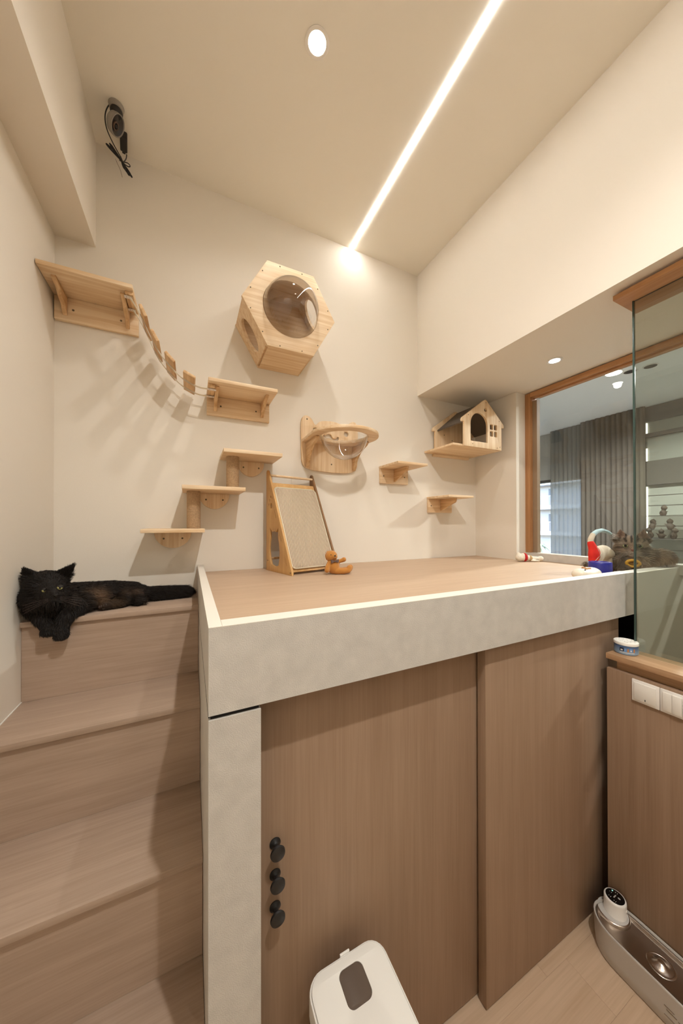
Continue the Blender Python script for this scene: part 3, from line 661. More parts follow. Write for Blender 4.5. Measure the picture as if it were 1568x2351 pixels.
# ------------------------------------------------------------------ tin on the worktop
tj = thing('round_tin', (1.437, .612, 1.0576), 'small round tub with white lid and blue picture label on the worktop', 'jar')
TM = Matrix.Translation((1.437, .612, 1.0577)); tr = .0345
lathe('body', [(0, 0), (tr-.003, 0), (tr-.001, .002), (tr-.001, .034), (0, .034)], mat('clear_blue_plastic', srgb(150, 168, 190), .2), tj, TM, n=40)
mlab, n_, l_, b_ = newmat('blue_label'); tc = n_.new('ShaderNodeTexCoord'); sx = n_.new('ShaderNodeSeparateXYZ'); l_.new(tc.outputs['Object'], sx.inputs[0])
rr = n_.new('ShaderNodeValToRGB'); mr = n_.new('ShaderNodeMapRange'); mr.inputs[1].default_value = .003; mr.inputs[2].default_value = .033
l_.new(sx.outputs['Z'], mr.inputs[0]); l_.new(mr.outputs[0], rr.inputs[0])
rr.color_ramp.elements[0].color = srgb(150, 176, 200); rr.color_ramp.elements[1].color = srgb(46, 78, 128); l_.new(rr.outputs[0], b_.inputs['Base Color']); b_.inputs['Roughness'].default_value = .3
lathe('label', [(tr-.0006, .004), (tr, .0045), (tr, .031), (tr-.0006, .0315)], mlab, tj, TM, n=40)
def onlabel(name, a0, a1, z0, z1, m, rr_=tr+.0003):
    bm = bmesh.new(); k = 5; lo = []; hi = []
    for i in range(k+1):
        a = a0+(a1-a0)*i/k; lo.append(bm.verts.new(TM @ Vector((rr_*math.cos(a), rr_*math.sin(a), z0)))); hi.append(bm.verts.new(TM @ Vector((rr_*math.cos(a), rr_*math.sin(a), z1))))
    for i in range(k): bm.faces.new((lo[i], lo[i+1], hi[i+1], hi[i]))
    link(name, bm_mesh(bm, name), m, tj)
M_lw = mat('print_white', srgb(226, 222, 214), .5); M_lo = mat('print_amber', srgb(196, 128, 62), .5); M_ln = mat('print_navy', srgb(24, 34, 60), .5); M_lb = mat('print_sky', srgb(108, 150, 200), .5)
A = math.atan2(-.612, -1.437)
onlabel('print', A-.52, A-.18, .013, .026, M_ln); onlabel('print', A-.44, A-.26, .0155, .0205, M_lw, tr+.0006)
onlabel('print', A-.12, A+.02, .012, .024, M_lb); onlabel('print', A+.10, A+.22, .0125, .0235, M_lo); onlabel('print', A+.30, A+.52, .013, .026, M_lb); onlabel('print', A+.34, A+.46, .015, .020, M_lw, tr+.0006); onlabel('print', A+.62, A+.74, .0125, .025, M_lo)
onlabel('print', A-.5, A+.7, .0085, .0105, M_lw)
lathe('lid', [(0, .0445), (.030, .0445), (tr, .0435), (tr+.0012, .042), (tr+.0012, .034), (tr-.0005, .0335), (0, .0335)], M_whitem, tj, TM, n=40, label='white speckled lid')
for k in range(16):
    a = 2.4*k; q = .004+.0245*((k+.5)/16)**.5
    p = TM @ Vector((q*math.cos(a), q*math.sin(a), .0446)); ball('speck', p, (.0013, .0013, .0003), M_dark, tj, sub=1)

# ------------------------------------------------------------------ drinking fountain
fo = thing('water_fountain', (1.30, .35, FLOOR), 'long oval cat water fountain with steel tray and round control pod', 'fountain')
def stadium(cx, r, y0, y1, n=20): return circ(cx, y1-r*1.25, r, r*1.25, n=n, a0=0, a1=PI)+circ(cx, y0+r*1.25, r, r*1.25, n=n, a0=PI, a1=2*PI)
fcx, fr_, fy0, fy1, fz = 1.303, .0695, .13, .648, FLOOR
def loft(name, rings, m, parent, closed_bottom=True, cap_top=False, smooth=40):
    bm = bmesh.new(); prev = None; first = None
    for pts, z in rings:
        q = [bm.verts.new((x, y, z)) for x, y in pts]
        if prev:
            n = len(q)
            for j in range(n): bm.faces.new((prev[j], prev[(j+1) % n], q[(j+1) % n], q[j]))
        else: first = q
        prev = q
    if closed_bottom: bm.faces.new(first)
    if cap_top: bm.faces.new(prev)
    return link(name, bm_mesh(bm, name), m, parent, smooth)
SF = lambda d: stadium(fcx, fr_-d, fy0+d, fy1-d)
loft('basin', [(SF(.010), fz+.001), (SF(.006), fz+.004), (SF(.003), fz+.035), (SF(.0), fz+.102), (SF(-.0005), fz+.1055), (SF(.001), fz+.108), (SF(.0035), fz+.108), (SF(.005), fz+.1055), (SF(.0052), fz+.090), (SF(.06), fz+.089)], M_greyp, fo, smooth=50)
tz = fz+.0965
loft('tray', [(SF(.0055), tz+.004), (SF(.007), tz+.0065), (SF(.010), tz+.0062), (SF(.013), tz+.004), (SF(.016), tz-.003), (SF(.020), tz-.0045)], M_steelf, fo, closed_bottom=False, cap_top=True, smooth=60)
lathe('spout_ring', [(.028, .0002), (.031, .0022), (.034, .0002)], M_steel, fo, Matrix.Translation((1.305, .472, tz-.0044)), n=40, smooth=80)
lathe('spout_dome', [(0, .0125), (.006, .0123), (.0085, .0112), (.0105, .0095), (.017, .005), (.024, .001), (.028, .0003)], M_steel, fo, Matrix.Translation((1.305, .472, tz-.0044)), n=40, smooth=80)
pc = (1.333, .603)
lathe('pod_collar', [(.0475, -.0045), (.0470, .003), (.0455, .0058), (.0425, .0065)], M_steel, fo, Matrix.Translation((pc[0]-.006, pc[1]+.004, tz)), n=40, smooth=60)
lathe('pod_deck', [(0, .0064), (.0425, .0064), (.0425, .0052), (0, .0052)], M_greyp, fo, Matrix.Translation((pc[0]-.006, pc[1]+.004, tz)), n=40)
lathe('pod', [(0, 0), (.0318, 0), (.0318, .003), (.0312, .004), (.0312, .0415), (.0308, .0455), (.0292, .0482), (.027, .049), (0, .049)], M_white, fo, Matrix.Translation((pc[0], pc[1], tz+.0066)), n=44, smooth=50)
FT = Matrix.Translation((pc[0], pc[1], tz+.0066+.0491)) @ Matrix.Scale(.83, 4)
dsp = lathe('display', [(0, .0007), (.0305, .0007), (.0315, 0), (0, 0)], mat('black_glass', srgb(14, 12, 12), .12), fo, FT, n=44, label='black glossy display')
M_icon = mat('icon_print', srgb(180, 176, 168), .5); M_led = emit('green_led', (.25, 1.0, .75), 2.2)
for a, q in ((100, .021), (160, .022), (215, .021), (40, .020)):
    p = FT @ Vector((q*math.cos(R(a-20)), q*math.sin(R(a-20)), .0008)); ball('icon', p, (.0016, .0016, .0003), M_icon, dsp, sub=1)
    box('icon_line', p.x-.003, p.x+.003, p.y-.0058, p.y-.0048, p.z-.0002, p.z+.0002, M_icon, dsp)
p = FT @ Vector((.021*math.cos(R(-10)), .012, .0008)); ball('status_led', (p.x-.004, p.y+.004, p.z), (.002, .002, .0004), M_led, dsp, sub=1, label='green status light')
box('icon_line', pc[0]-.008, pc[0]+.006, pc[1]-.001, pc[1]+.002, FT.translation.z+.0006, FT.translation.z+.001, M_icon, dsp)
ball('icon', (pc[0]+.004, pc[1]-.010, FT.translation.z+.0008), (.003, .0042, .0003), M_icon, dsp, sub=2)
lathe('pod_button', [(0, .001), (.005, .001), (.0055, 0), (0, 0)], M_whitem, fo, Matrix.Translation((pc[0]+.004, pc[1]-.0308, tz+.034)) @ aim((.13, -1, 0)), n=20)
for k, (yy, zz) in enumerate(((.43, .060), (.425, .052), (.40, .050), (.43, .034), (.405, .030))):
    box('scuff', fcx-fr_+.0006, fcx-fr_+.0016, yy-.011, yy+.011, fz+zz, fz+zz+.0016, M_steelf, fo)

# ------------------------------------------------------------------ feed bin
bn = thing('pet_food_bin', (.319, .55, FLOOR), 'tall white plastic bin with a small smoked window in its lid', 'bin')
bx0, bx1, by0, by1, bz = .226, .413, .40, .674, .535
loft('body', [(rrect(bx0+.02, by0+.02, bx1-.02, by1-.02, .03), FLOOR+.001), (rrect(bx0+.012, by0+.012, bx1-.012, by1-.012, .032), FLOOR+.01), (rrect(bx0+.002, by0+.002, bx1-.002, by1-.002, .036), bz-.055), (rrect(bx0+.002, by0+.002, bx1-.002, by1-.002, .036), bz-.045)], M_white, bn, cap_top=True)
loft('lid_rim', [(rrect(bx0, by0, bx1, by1, .037), bz-.044), (rrect(bx0, by0, bx1, by1, .037), bz-.006), (rrect(bx0+.001, by0+.001, bx1-.001, by1-.001, .037), bz-.002), (rrect(bx0+.0035, by0+.0035, bx1-.0035, by1-.0035, .035), bz-.001), (rrect(bx0+.0048, by0+.0048, bx1-.0048, by1-.0048, .034), bz-.0035)], M_white, bn, cap_top=True)
wo = rrect(.294, .586, .351, .651, .014)
plate('lid_top', rrect(bx0+.0052, by0+.0052, bx1-.0052, by1-.0052, .0335), [wo], bz-.003, bz+.001, 'XY', M_white, bn, bev=.0006)
plate('lid_window', rrect(.2943, .5863, .3507, .6507, .0138), [], bz-.003, bz+.0003, 'XY', M_tintw, bn, bev=.0004, label='smoked rounded window')
box('lid_tab', .312, .336, by1-.0005, by1+.004, bz-.012, bz+.0008, M_white, bn, bev=.0012)

# ------------------------------------------------------------------ ceiling camera with its cable
cc = thing('ceiling_camera', (-.262, 1.508, ZC), 'round grey camera hanging from the ceiling corner beside the beam', 'camera')
M_cg = mat('camera_grey', srgb(150, 142, 130), .5)
lathe('base', [(0, 0), (.0255, 0), (.0265, -.0015), (.0265, -.003), (.0255, -.0045), (.0235, -.015), (.021, -.0165), (0, -.0165)], M_cg, cc, Matrix.Translation((-.262, 1.508, ZC-.0003)), n=40)
lathe('swivel', [(0, 0), (.020, 0), (.0215, -.010), (.012, -.026), (0, -.026)], M_black, cc, Matrix.Translation((-.262, 1.509, ZC-.0165)), n=32)
cd = Vector((.80, -.12, -.52)); Mc = Matrix.Translation((-.266, 1.522, ZC-.058)) @ aim(cd) @ Matrix.Scale(.97, 4)
lathe('head', [(0, -.020), (.026, -.020), (.035, -.012), (.0375, 0), (.0375, .009), (.0355, .010), (.034, .007)], M_cg, cc, Mc, n=44)
lathe('lens_face', [(0, -.002), (.012, -.002), (.030, .004), (.034, .0068)], mat('camera_black', srgb(34, 28, 24), .3), cc, Mc, n=40)
lathe('lens_ring', [(.016, -.0015), (.015, .0015), (.010, .002), (.0085, -.001)], mat('copper_lens', srgb(92, 70, 58), .3, metal=.4), cc, Mc @ Matrix.Translation((.004, -.004, .001)), n=32)
ball('lens', (Mc @ Vector((.004, -.004, .0005))), .0085, mat('lens_glass', srgb(8, 6, 6), .08), cc)
pa = thing('power_adapter', (-.255, 1.625, ZC), 'black power adapter box under the ceiling camera', 'adapter')
Ma = Matrix.Translation((-.256, 1.622, ZC-.017)) @ Matrix.Rotation(R(8), 4, 'Z')
box('case', -.013, .013, -.034, .030, -.015, .0165, M_black, pa, bev=.004, M=Ma)
box('plug_neck', -.006, .006, .030, .044, -.008, .004, M_black, pa, bev=.002, M=Ma)
cbl = thing('power_cable', (-.26, 1.60, ZC-.1), 'thin black cable tied in a bundle hanging on a wall hook', 'cable')
zz = ZC
tube('lead', [(-.285, 1.507, zz-.010), (-.300, 1.510, zz-.035), (-.304, 1.53, zz-.07), (-.292, 1.555, zz-.085), (-.276, 1.58, zz-.10), (-.262, 1.60, zz-.105), (-.258, 1.61, zz-.112)], .0021, M_black, cbl)
tube('lead', [(-.252, 1.665, zz-.022), (-.252, 1.668, zz-.05), (-.262, 1.64, zz-.09), (-.268, 1.612, zz-.110)], .0019, M_black, cbl)
for k in range(5):
    a = .004*k-.008; bnd = .006*((k % 3)-1)
    tube('coil_loop', [(-.262, 1.61, zz-.108), (-.283+a*.4, 1.606+bnd*.4, zz-.088), (-.303+a, 1.60+bnd, zz-.072+a*.6), (-.306+a, 1.60+bnd, zz-.078+a*.6), (-.284+a*.4, 1.606, zz-.096), (-.260, 1.61, zz-.112), (-.245+a*1.1, 1.612+bnd, zz-.135-a), (-.232+a*1.4, 1.612+bnd, zz-.152-a*1.2), (-.238+a*1.2, 1.610+bnd, zz-.157-a), (-.250+a, 1.610, zz-.135), (-.262, 1.61, zz-.110)], .0021, M_black, cbl)
tube('coil_loop', [(-.256, 1.612, zz-.112), (-.243, 1.612, zz-.105), (-.230, 1.612, zz-.112), (-.232, 1.612, zz-.124), (-.246, 1.612, zz-.122), (-.258, 1.612, zz-.113)], .0019, M_black, cbl)
tube('tie', [(-.264, 1.600, zz-.104), (-.258, 1.606, zz-.116), (-.256, 1.617, zz-.112), (-.262, 1.618, zz-.104)], .003, M_black, cbl, cyc=True)
tube('wall_hook', [(-.272, D-.001, zz-.105), (-.272, 1.66, zz-.108), (-.274, 1.635, zz-.118), (-.279, 1.615, zz-.120), (-.284, 1.61, zz-.112)], .0014, M_steel, cbl)

# ------------------------------------------------------------------ cats
M_fur = col_attr_mat('cat_fur', .55); M_skin = col_attr_mat('cat_coat', .7)
M_eye = mat('eye_yellow_green', srgb(178, 174, 116), .12); M_pupil = mat('pupil', srgb(6, 6, 6), .1); M_claw = mat('toe_pad', srgb(70, 56, 50), .6)
M_whisk = mat('whisker', srgb(220, 212, 200), .5)
def nearseg(P, a, b):
    a, b = np.array(a), np.array(b); t = np.clip(((P-a)@(b-a))/((b-a)@(b-a)), 0, 1)[:, None]; return np.linalg.norm(P-(a+t*(b-a)), axis=1)
def eyeball(parent, c, r, look, slit=.35, m=None, lid=None, tiltx=0, cut=.22):
    look = Vector(look).normalized(); q = aim(look)
    e = ball('eye', c, r, m or M_eye, parent, sub=3)
    Mx = Matrix.Translation(Vector(c)+look*r*.80) @ q
    bm = bmesh.new(); bmesh.ops.create_icosphere(bm, subdivisions=2, radius=1)
    bm.transform(Mx @ Matrix.Diagonal((r*slit, r*.62, r*.24, 1))); link('pupil', bm_mesh(bm, 'pupil'), M_pupil, e, 180)
    # upper lid: the top slice of a slightly larger ball, tilted down towards the nose
    bm = bmesh.new(); bmesh.ops.create_icosphere(bm, subdivisions=3, radius=r*1.09)
    pl_n = Vector((tiltx, 0, 1)).normalized()
    bmesh.ops.bisect_plane(bm, geom=bm.verts[:]+bm.edges[:]+bm.faces[:], plane_co=pl_n*r*cut, plane_no=pl_n, clear_inner=True)
    bm.transform(Matrix.Translation(c)); link('eyelid', bm_mesh(bm, 'eyelid'), lid, e, 180)
# --- black long-haired cat on the top stair
bc = thing('black_cat', (-.30, 1.48, 1.209), 'black long haired cat lying on the top stair with paws over the edge', 'cat')
parts = [('e', (-.434, 1.402, 1.322), (.058, .055, .050)), ('e', (-.437, 1.402, 1.290), (.064, .052, .047)), ('e', (-.405, 1.360, 1.298), (.029, .026, .022)),
  ('c', [((-.418, 1.368, 1.332), .020), ((-.396, 1.344, 1.306), .0125)]), ('e', (-.402, 1.355, 1.282), (.022, .020, .015)),
  ('h', [((-.489, 1.398, 1.335), .007), ((-.452, 1.392, 1.362), .008), ((-.490, 1.392, 1.388), .0025), ((-.474, 1.415, 1.345), .008)]),
  ('h', [((-.407, 1.392, 1.362), .008), ((-.380, 1.402, 1.340), .007), ((-.355, 1.390, 1.394), .0025), ((-.392, 1.415, 1.350), .008)]),
  ('c', [((-.435, 1.43, 1.292), .055), ((-.405, 1.455, 1.264), .056), ((-.36, 1.495, 1.259), .054), ((-.28, 1.540, 1.258), .047), ((-.215, 1.555, 1.250), .044)]),
  ('e', (-.437, 1.418, 1.256), (.058, .046, .046)), ('e', (-.36, 1.455, 1.250), (.048, .042, .042)), ('e', (-.205, 1.553, 1.246), (.052, .048, .038)),
  ('c', [((-.355, 1.44, 1.245), .032), ((-.378, 1.402, 1.226), .024), ((-.385, 1.383, 1.190), .019), ((-.386, 1.378, 1.168), .018)]), ('e', (-.386, 1.373, 1.164), (.020, .022, .019)),
  ('c', [((-.44, 1.43, 1.245), .032), ((-.442, 1.398, 1.222), .025), ((-.428, 1.383, 1.196), .019), ((-.420, 1.378, 1.184), .018)]), ('e', (-.419, 1.373, 1.181), (.020, .021, .018)),
  ('c', [((-.235, 1.50, 1.238), .030), ((-.240, 1.488, 1.228), .022), ((-.272, 1.470, 1.228), .017), ((-.288, 1.462, 1.230), .018)]),
  ('c', [((-.20, 1.515, 1.238), .030), ((-.188, 1.495, 1.230), .021), ((-.182, 1.486, 1.230), .019)]),
  ('c', [((-.19, 1.552, 1.245), .026), ((-.13, 1.56, 1.239), .025), ((-.07, 1.565, 1.237), .024), ((-.018, 1.568, 1.235), .021), ((-.004, 1.568, 1.233), .014)])]
for cxp, czp, cyp in ((-.386, 1.158, 1.358), (-.419, 1.175, 1.359)):
    for k in (-1.5, -.5, .5, 1.5): parts.append(('e', (cxp+k*.0085, cyp+abs(k)*.003, czp-.003+abs(k)*.0015), (.0062, .0085, .0075)))
for k in (-1.5, -.5, .5, 1.5): parts.append(('e', (-.290+k*.007, 1.452+abs(k)*.002, 1.2305+k*.002), (.0055, .007, .0075))); parts.append(('e', (-.181+k*.008, 1.474+abs(k)*.002, 1.229), (.006, .008, .0075)))
bb = blob('body', parts, M_skin, bc, .0042, 4)
bmin = np.array([.009, .0062, .0045])
def bcol(P):  # brown patches on the black: light on the fur painted into the coat
    c = np.tile(np.array([.012, .0082, .006]), (len(P), 1))
    k = np.exp(-(nearseg(P, (-.315, 1.468, 1.268), (-.30, 1.47, 1.248))/.026)**2)[:, None]; c = c*(1-k)+np.array([.16, .095, .055])*k
    k = .8*np.exp(-(nearseg(P, (-.345, 1.455, 1.272), (-.31, 1.46, 1.235))/.018)**2)[:, None]; c = c*(1-k)+np.array([.085, .045, .02])*k
    k = .7*np.exp(-(nearseg(P, (-.235, 1.49, 1.278), (-.19, 1.50, 1.268))/.018)**2)[:, None]; c = c*(1-k)+np.array([.10, .06, .038])*k
    k = .8*np.exp(-(nearseg(P, (-.262, 1.47, 1.23), (-.24, 1.48, 1.23))/.016)**2)[:, None]; c = c*(1-k)+np.array([.085, .048, .022])*k
    k = .5*np.exp(-(nearseg(P, (-.375, 1.42, 1.27), (-.36, 1.44, 1.24))/.022)**2)[:, None]; c = c*(1-k)+np.array([.032, .021, .014])*k
    return c
paint(bb, bcol)
def bflow(P, N):
    f = np.tile(np.array([1., .25, -.15]), (len(P), 1))
    hd = np.array([-.395, 1.345, 1.305]); m = np.linalg.norm(P-np.array([-.434, 1.40, 1.31]), axis=1) < .078
    f[m] = (P-hd)[m]/.05+np.array([0, .1, -.15]); low = (P[:, 1] < 1.42) & (P[:, 2] < 1.28); f[low] = np.array([.1, -.1, -1])
    ear = (P[:, 2] > 1.362) & (P[:, 1] < 1.43); f[ear] = np.array([0, 0, 1]); return f
def blen(P):
    L = np.full(len(P), .013); L[np.linalg.norm(P-np.array([-.40, 1.35, 1.31]), axis=1) < .042] = .0035
    L[(P[:, 0] > -.17)] = .022; L[(P[:, 1] < 1.44) & (P[:, 2] < 1.285) & (P[:, 2] > 1.225)] = .020
    L[(P[:, 2] < 1.205)] = .007; L[(P[:, 2] > 1.365) & (P[:, 1] < 1.42)] = .009
    L[(P[:, 1] < 1.49) & (P[:, 0] > -.31) & (P[:, 0] < -.17) & (P[:, 2] < 1.245)] = .006; return L
BE = [np.array(q) for q in ((-.4235, 1.3505, 1.3185), (-.3835, 1.3520, 1.3240))]
fur(bb, 95000, blen, bflow, lambda P: bcol(P)*1.25, M_fur, .00055, .22, keep=lambda P: (np.linalg.norm(P-BE[0], axis=1) > .0100) & (np.linalg.norm(P-BE[1], axis=1) > .0100))
look = Vector((.30, -1.0, .10))
M_lid = mat('dark_lid', srgb(26, 20, 17), .7)
eyeball(bc, (-.4225, 1.3505, 1.3185), .0080, look, .42, None, M_lid, -.28); eyeball(bc, (-.3845, 1.3522, 1.3232), .0080, look, .42, None, M_lid, .28)
blob('nose', [('h', [((-.3915, 1.3315, 1.3035), .0028), ((-.3845, 1.3325, 1.3045), .0025), ((-.388, 1.332, 1.298), .002)])], mat('nose_leather', srgb(26, 20, 18), .35), bc, .0016, 3)
for i in range(4):
    tube('whisker', [(-.380, 1.338, 1.294-.003*i), (-.352, 1.335, 1.292-.007*i), (-.325, 1.345, 1.284-.010*i)], .00045, M_claw, bc, res=1)
    tube('whisker', [(-.408, 1.334, 1.292-.003*i), (-.440, 1.328, 1.286-.006*i), (-.470, 1.335, 1.276-.009*i)], .00045, M_claw, bc, res=1)
for k in (-1.5, -.5, .5, 1.5): ball('toe_pad', (-.290+k*.0065, 1.4455+abs(k)*.002, 1.2295+k*.002), (.0035, .0025, .0045), M_claw, bc, sub=2)
ball('toe_pad', (-.288, 1.4505, 1.2195), (.006, .003, .004), M_claw, bc, sub=2)

# --- grey tabby lying at the window end of the platform. local: x across its face, -y towards where it looks, z up
gc = thing('grey_tabby_cat', (1.86, .80, 1.299), 'grey brown long haired tabby cat lying by the glass partition with yellow tag', 'cat')
Hd = Vector((1.866, .771, 1.424))
GF = Matrix.Translation(Hd) @ Matrix(((.39, .92, 0, 0), (-.92, .39, 0, 0), (0, 0, 1, 0), (0, 0, 0, 1)))
gparts = [('e', (0, 0, .002), (.056, .050, .046)), ('e', (0, -.008, -.018), (.060, .046, .036)), ('e', (.004, -.044, -.024), (.026, .022, .018)), ('c', [((.002, -.034, .010), .019), ((.004, -.058, -.014), .011)]), ('e', (.004, -.046, -.038), (.019, .016, .012)),
  ('h', [((-.058, .004, .022), .006), ((-.018, .0, .042), .007), ((-.041, -.002, .072), .0028), ((-.038, .02, .026), .007)]),
  ('h', [((.060, .004, .022), .006), ((.020, .0, .042), .007), ((.044, -.002, .072), .0028), ((.040, .02, .026), .007)]),
  ('e', (-.004, .004, -.068), (.066, .052, .050)), ('e', (.0, -.018, -.072), (.046, .030, .048)), ('e', (.058, .034, -.060), (.066, .046, .046)), ('e', (.100, .034, -.052), (.044, .04, .036)),
  ('c', [((-.055, .006, -.088), .030), ((-.110, -.006, -.098), .022), ((-.150, -.020, -.104), .018)]), ('e', (-.158, -.024, -.103), (.019, .019, .018)),
  ('c', [((-.02, -.03, -.085), .026), ((-.03, -.065, -.108), .018)]), ('e', (-.03, -.072, -.109), (.018, .02, .014)),
  ('c', [((.03, -.03, -.085), .026), ((.035, -.06, -.108), .018)])]
for k in (-1.5, -.5, .5, 1.5): gparts.append(('e', (-.170-abs(k)*-.002, -.026+k*.007, -.106), (.008, .006, .008)))
gb = blob('body', gparts, M_skin, gc, .0045, 4, F=GF)
GI = np.array(GF.inverted())
def loc_(P): return P@GI[:3, :3].T+GI[:3, 3]
def gcol(P):
    q = loc_(P); base = np.array([.27, .205, .145]); c = np.tile(base, (len(P), 1))*(.8+.4*np.sin(q[:, :1]*35+q[:, 2:]*50)**2)
    s = .5+.5*np.sin(q[:, 0]*120+np.sin(q[:, 2]*60)*1.6+q[:, 1]*40); st_ = np.clip((s-.55)*3, 0, 1)
    hd = (q[:, 2] > .018) & (np.abs(q[:, 0]) < .04); sh = .5+.5*np.cos(q[:, 0]*330); st_ = np.where(hd, np.clip((sh-.45)*3, 0, 1), st_*.55)
    c = c*(1-st_[:, None]*.78)
    mz = np.exp(-(nearseg(q, (.004, -.062, -.030), (.004, -.055, -.050))/.020)**2)[:, None]; c = c*(1-mz)+np.array([.46, .40, .33])*mz
    for s_ in (-1, 1):
        er = np.exp(-(nearseg(q, (s_*.024-.003, -.046, .016), (s_*.034, -.036, .010))/.008)**2)[:, None]*.55; c = c*(1-er)+np.array([.48, .40, .31])*er
        ck = np.exp(-(nearseg(q, (s_*.034, -.042, -.006), (s_*.056, -.018, -.014))/.005)**2)[:, None]*.8; c = c*(1-ck)+np.array([.035, .024, .017])*ck
        ea = ((q[:, 2] > .036) & (q[:, 1] < .004) & (s_*q[:, 0] > .022))[:, None]*.6; c = c*(1-ea)+np.array([.36, .23, .17])*ea
    nb = np.exp(-(nearseg(q, (.003, -.050, .004), (.004, -.066, -.014))/.008)**2)[:, None]*.6; c = c*(1-nb)+np.array([.26, .15, .09])*nb
    ch = np.exp(-(nearseg(q, (-.03, -.05, -.07), (.03, -.05, -.075))/.028)**2)[:, None]*.55; c = c*(1-ch)+np.array([.10, .07, .05])*ch
    return c
paint(gb, gcol)
GR = np.array(GF.to_3x3())
def gflow(P, N):
    q = loc_(P); f = np.tile(np.array([.5, .5, -.6]), (len(P), 1)); hd = np.linalg.norm(q, axis=1) < .075
    f[hd] = (q-np.array([.004, -.066, -.012]))[hd]/.05; f[q[:, 2] < -.05] = np.array([.1, -.15, -1]); f[q[:, 2] > .045] = np.array([0, 0, 1]); return f@GR.T
def glen(P):
    q = loc_(P); L = np.full(len(P), .016); L[np.linalg.norm(q-np.array([.004, -.05, -.01]), axis=1) < .042] = .0035
    L[(np.abs(q[:, 0]) > .04) & (q[:, 2] < 0)] = .022; L[q[:, 2] < -.055] = .022; L[q[:, 2] < -.092] = .009; L[q[:, 2] > .03] = .010; return L
fur(gb, 80000, glen, gflow, lambda P: gcol(P)*1.12, M_fur, .0006, .20)
gl_ = GF.to_3x3() @ Vector((0, -1, .05))
for s_ in (-1, 1): eyeball(gc, GF @ Vector((s_*.0250+.003, -.0432, .0030)), .0098, gl_, .55, mat('eye_green_grey', srgb(150, 156, 120), .1) if 'eye_green_grey' not in MATS else MATS['eye_green_grey'], mat('tabby_lid', srgb(96, 78, 62), .8) if 'tabby_lid' not in MATS else MATS['tabby_lid'], 0, .55)
blob('nose', [('h', [((-.002, -.0685, -.013), .0028), ((.010, -.0685, -.013), .0028), ((.004, -.0685, -.0195), .002)])], mat('nose_brick', srgb(128, 78, 64), .4), gc, .0018, 3, F=GF)
tube('mouth', [tuple(GF @ Vector(q)) for q in ((-.007, -.064, -.0355), (-.002, -.067, -.0335), (.004, -.067, -.027), (.010, -.067, -.0335), (.015, -.064, -.0355))], .0007, M_pupil, gc, res=2)
for s_ in (-1, 1):
    for i in range(5): tube('whisker', [tuple(GF @ Vector(q)) for q in ((s_*.018+.004, -.060, -.026-.003*i), (s_*.055, -.062, -.026-.008*i), (s_*.078, -.05, -.030-.010*i))], .00032, M_whisk, gc, res=1)
for i in range(7): tube('ear_tuft', [tuple(GF @ Vector(q)) for q in ((-.046, -.004, .028+.004*i), (-.060, -.010, .034+.003*i), (-.076, -.008, .034+.005*i))], [.0007, .0006, .0002], M_whisk, gc, res=1)
tg = [tuple(GF @ Vector((.004+.0225*math.cos(a), -.066-.003*math.sin(a), -.075+.0150*math.sin(a)))) for a in np.linspace(0, 2*PI, 20)[:-1]]
tube('tag', tg, .0062, mat('mustard_plastic', srgb(206, 160, 60), .4), gc, smoothp=True, cyc=True, label='mustard yellow oval tag')
blob('tag_plate', [('e', (.004, -.062, -.075), (.018, .003, .011))], mat('tag_inside', srgb(130, 98, 46), .5), gc, .002, 2, F=GF)

# ------------------------------------------------------------------ next room seen through the window
M_lw2 = mat('room_paint', srgb(176, 172, 164), .85); M_lc2 = mat('room_ceiling', srgb(236, 234, 228), .9)
struct(box('floor_living', 2.1, 5.1, -2.3, 5.0, FLOOR-.1, FLOOR, mat('pale_tile', srgb(206, 202, 196), .4)))
struct(box('ceiling_living', 2.05, 5.2, -2.3, 5.0, 2.92, 3.0, M_lc2))
struct(box('wall_living_near', 2.085, 2.12, -2.3, 5.0, 2.38, 2.92, M_lw2)); struct(box('wall_living_near.001', 2.085, 2.12, 1.37, 5.0, FLOOR, 2.38, M_lw2)); struct(box('wall_living_near.002', 2.085, 2.12, -2.3, 1.37, FLOOR, 1.325, M_lw2))
struct(box('wall_living_left', 2.1, 5.1, 5.0, 5.1, FLOOR, 2.92, M_lw2)); struct(box('wall_living_rear', 2.1, 5.1, -2.4, -2.3, FLOOR, 2.92, M_lw2))
wf2 = struct(box('wall_living_far', 5.0, 5.15, -2.3, 1.93, FLOOR, 2.92, M_lw2))
struct(box('wall_living_far.001', 5.0, 5.15, 1.93, 4.3, 2.21, 2.92, M_lw2)); struct(box('wall_living_far.002', 5.0, 5.15, 4.3, 5.0, FLOOR, 2.92, M_lw2)); struct(box('wall_living_far.003', 5.0, 5.15, 1.93, 4.3, FLOOR, .35, M_lw2))
W2 = struct(bpy.data.objects.new('window_2', None)); C.objects.link(W2); W2.location = (5.05, 3.0, .35)
M_alu = mat('dark_aluminium', srgb(70, 70, 72), .4)
box('frame_head', 5.03, 5.09, 1.93, 4.3, 2.17, 2.209, M_alu, W2); box('frame_sill', 5.03, 5.09, 1.93, 4.3, .351, .39, M_alu, W2)
for y in (1.935, 4.26): box('frame_jamb', 5.03, 5.09, y, y+.035, .39, 2.17, M_alu, W2)
box('pane', 5.058, 5.06, 1.97, 4.26, .39, 2.17, thin_glass('clear_window_glass', (.95, .96, .97, 1), base=.03, gain=.3), W2)
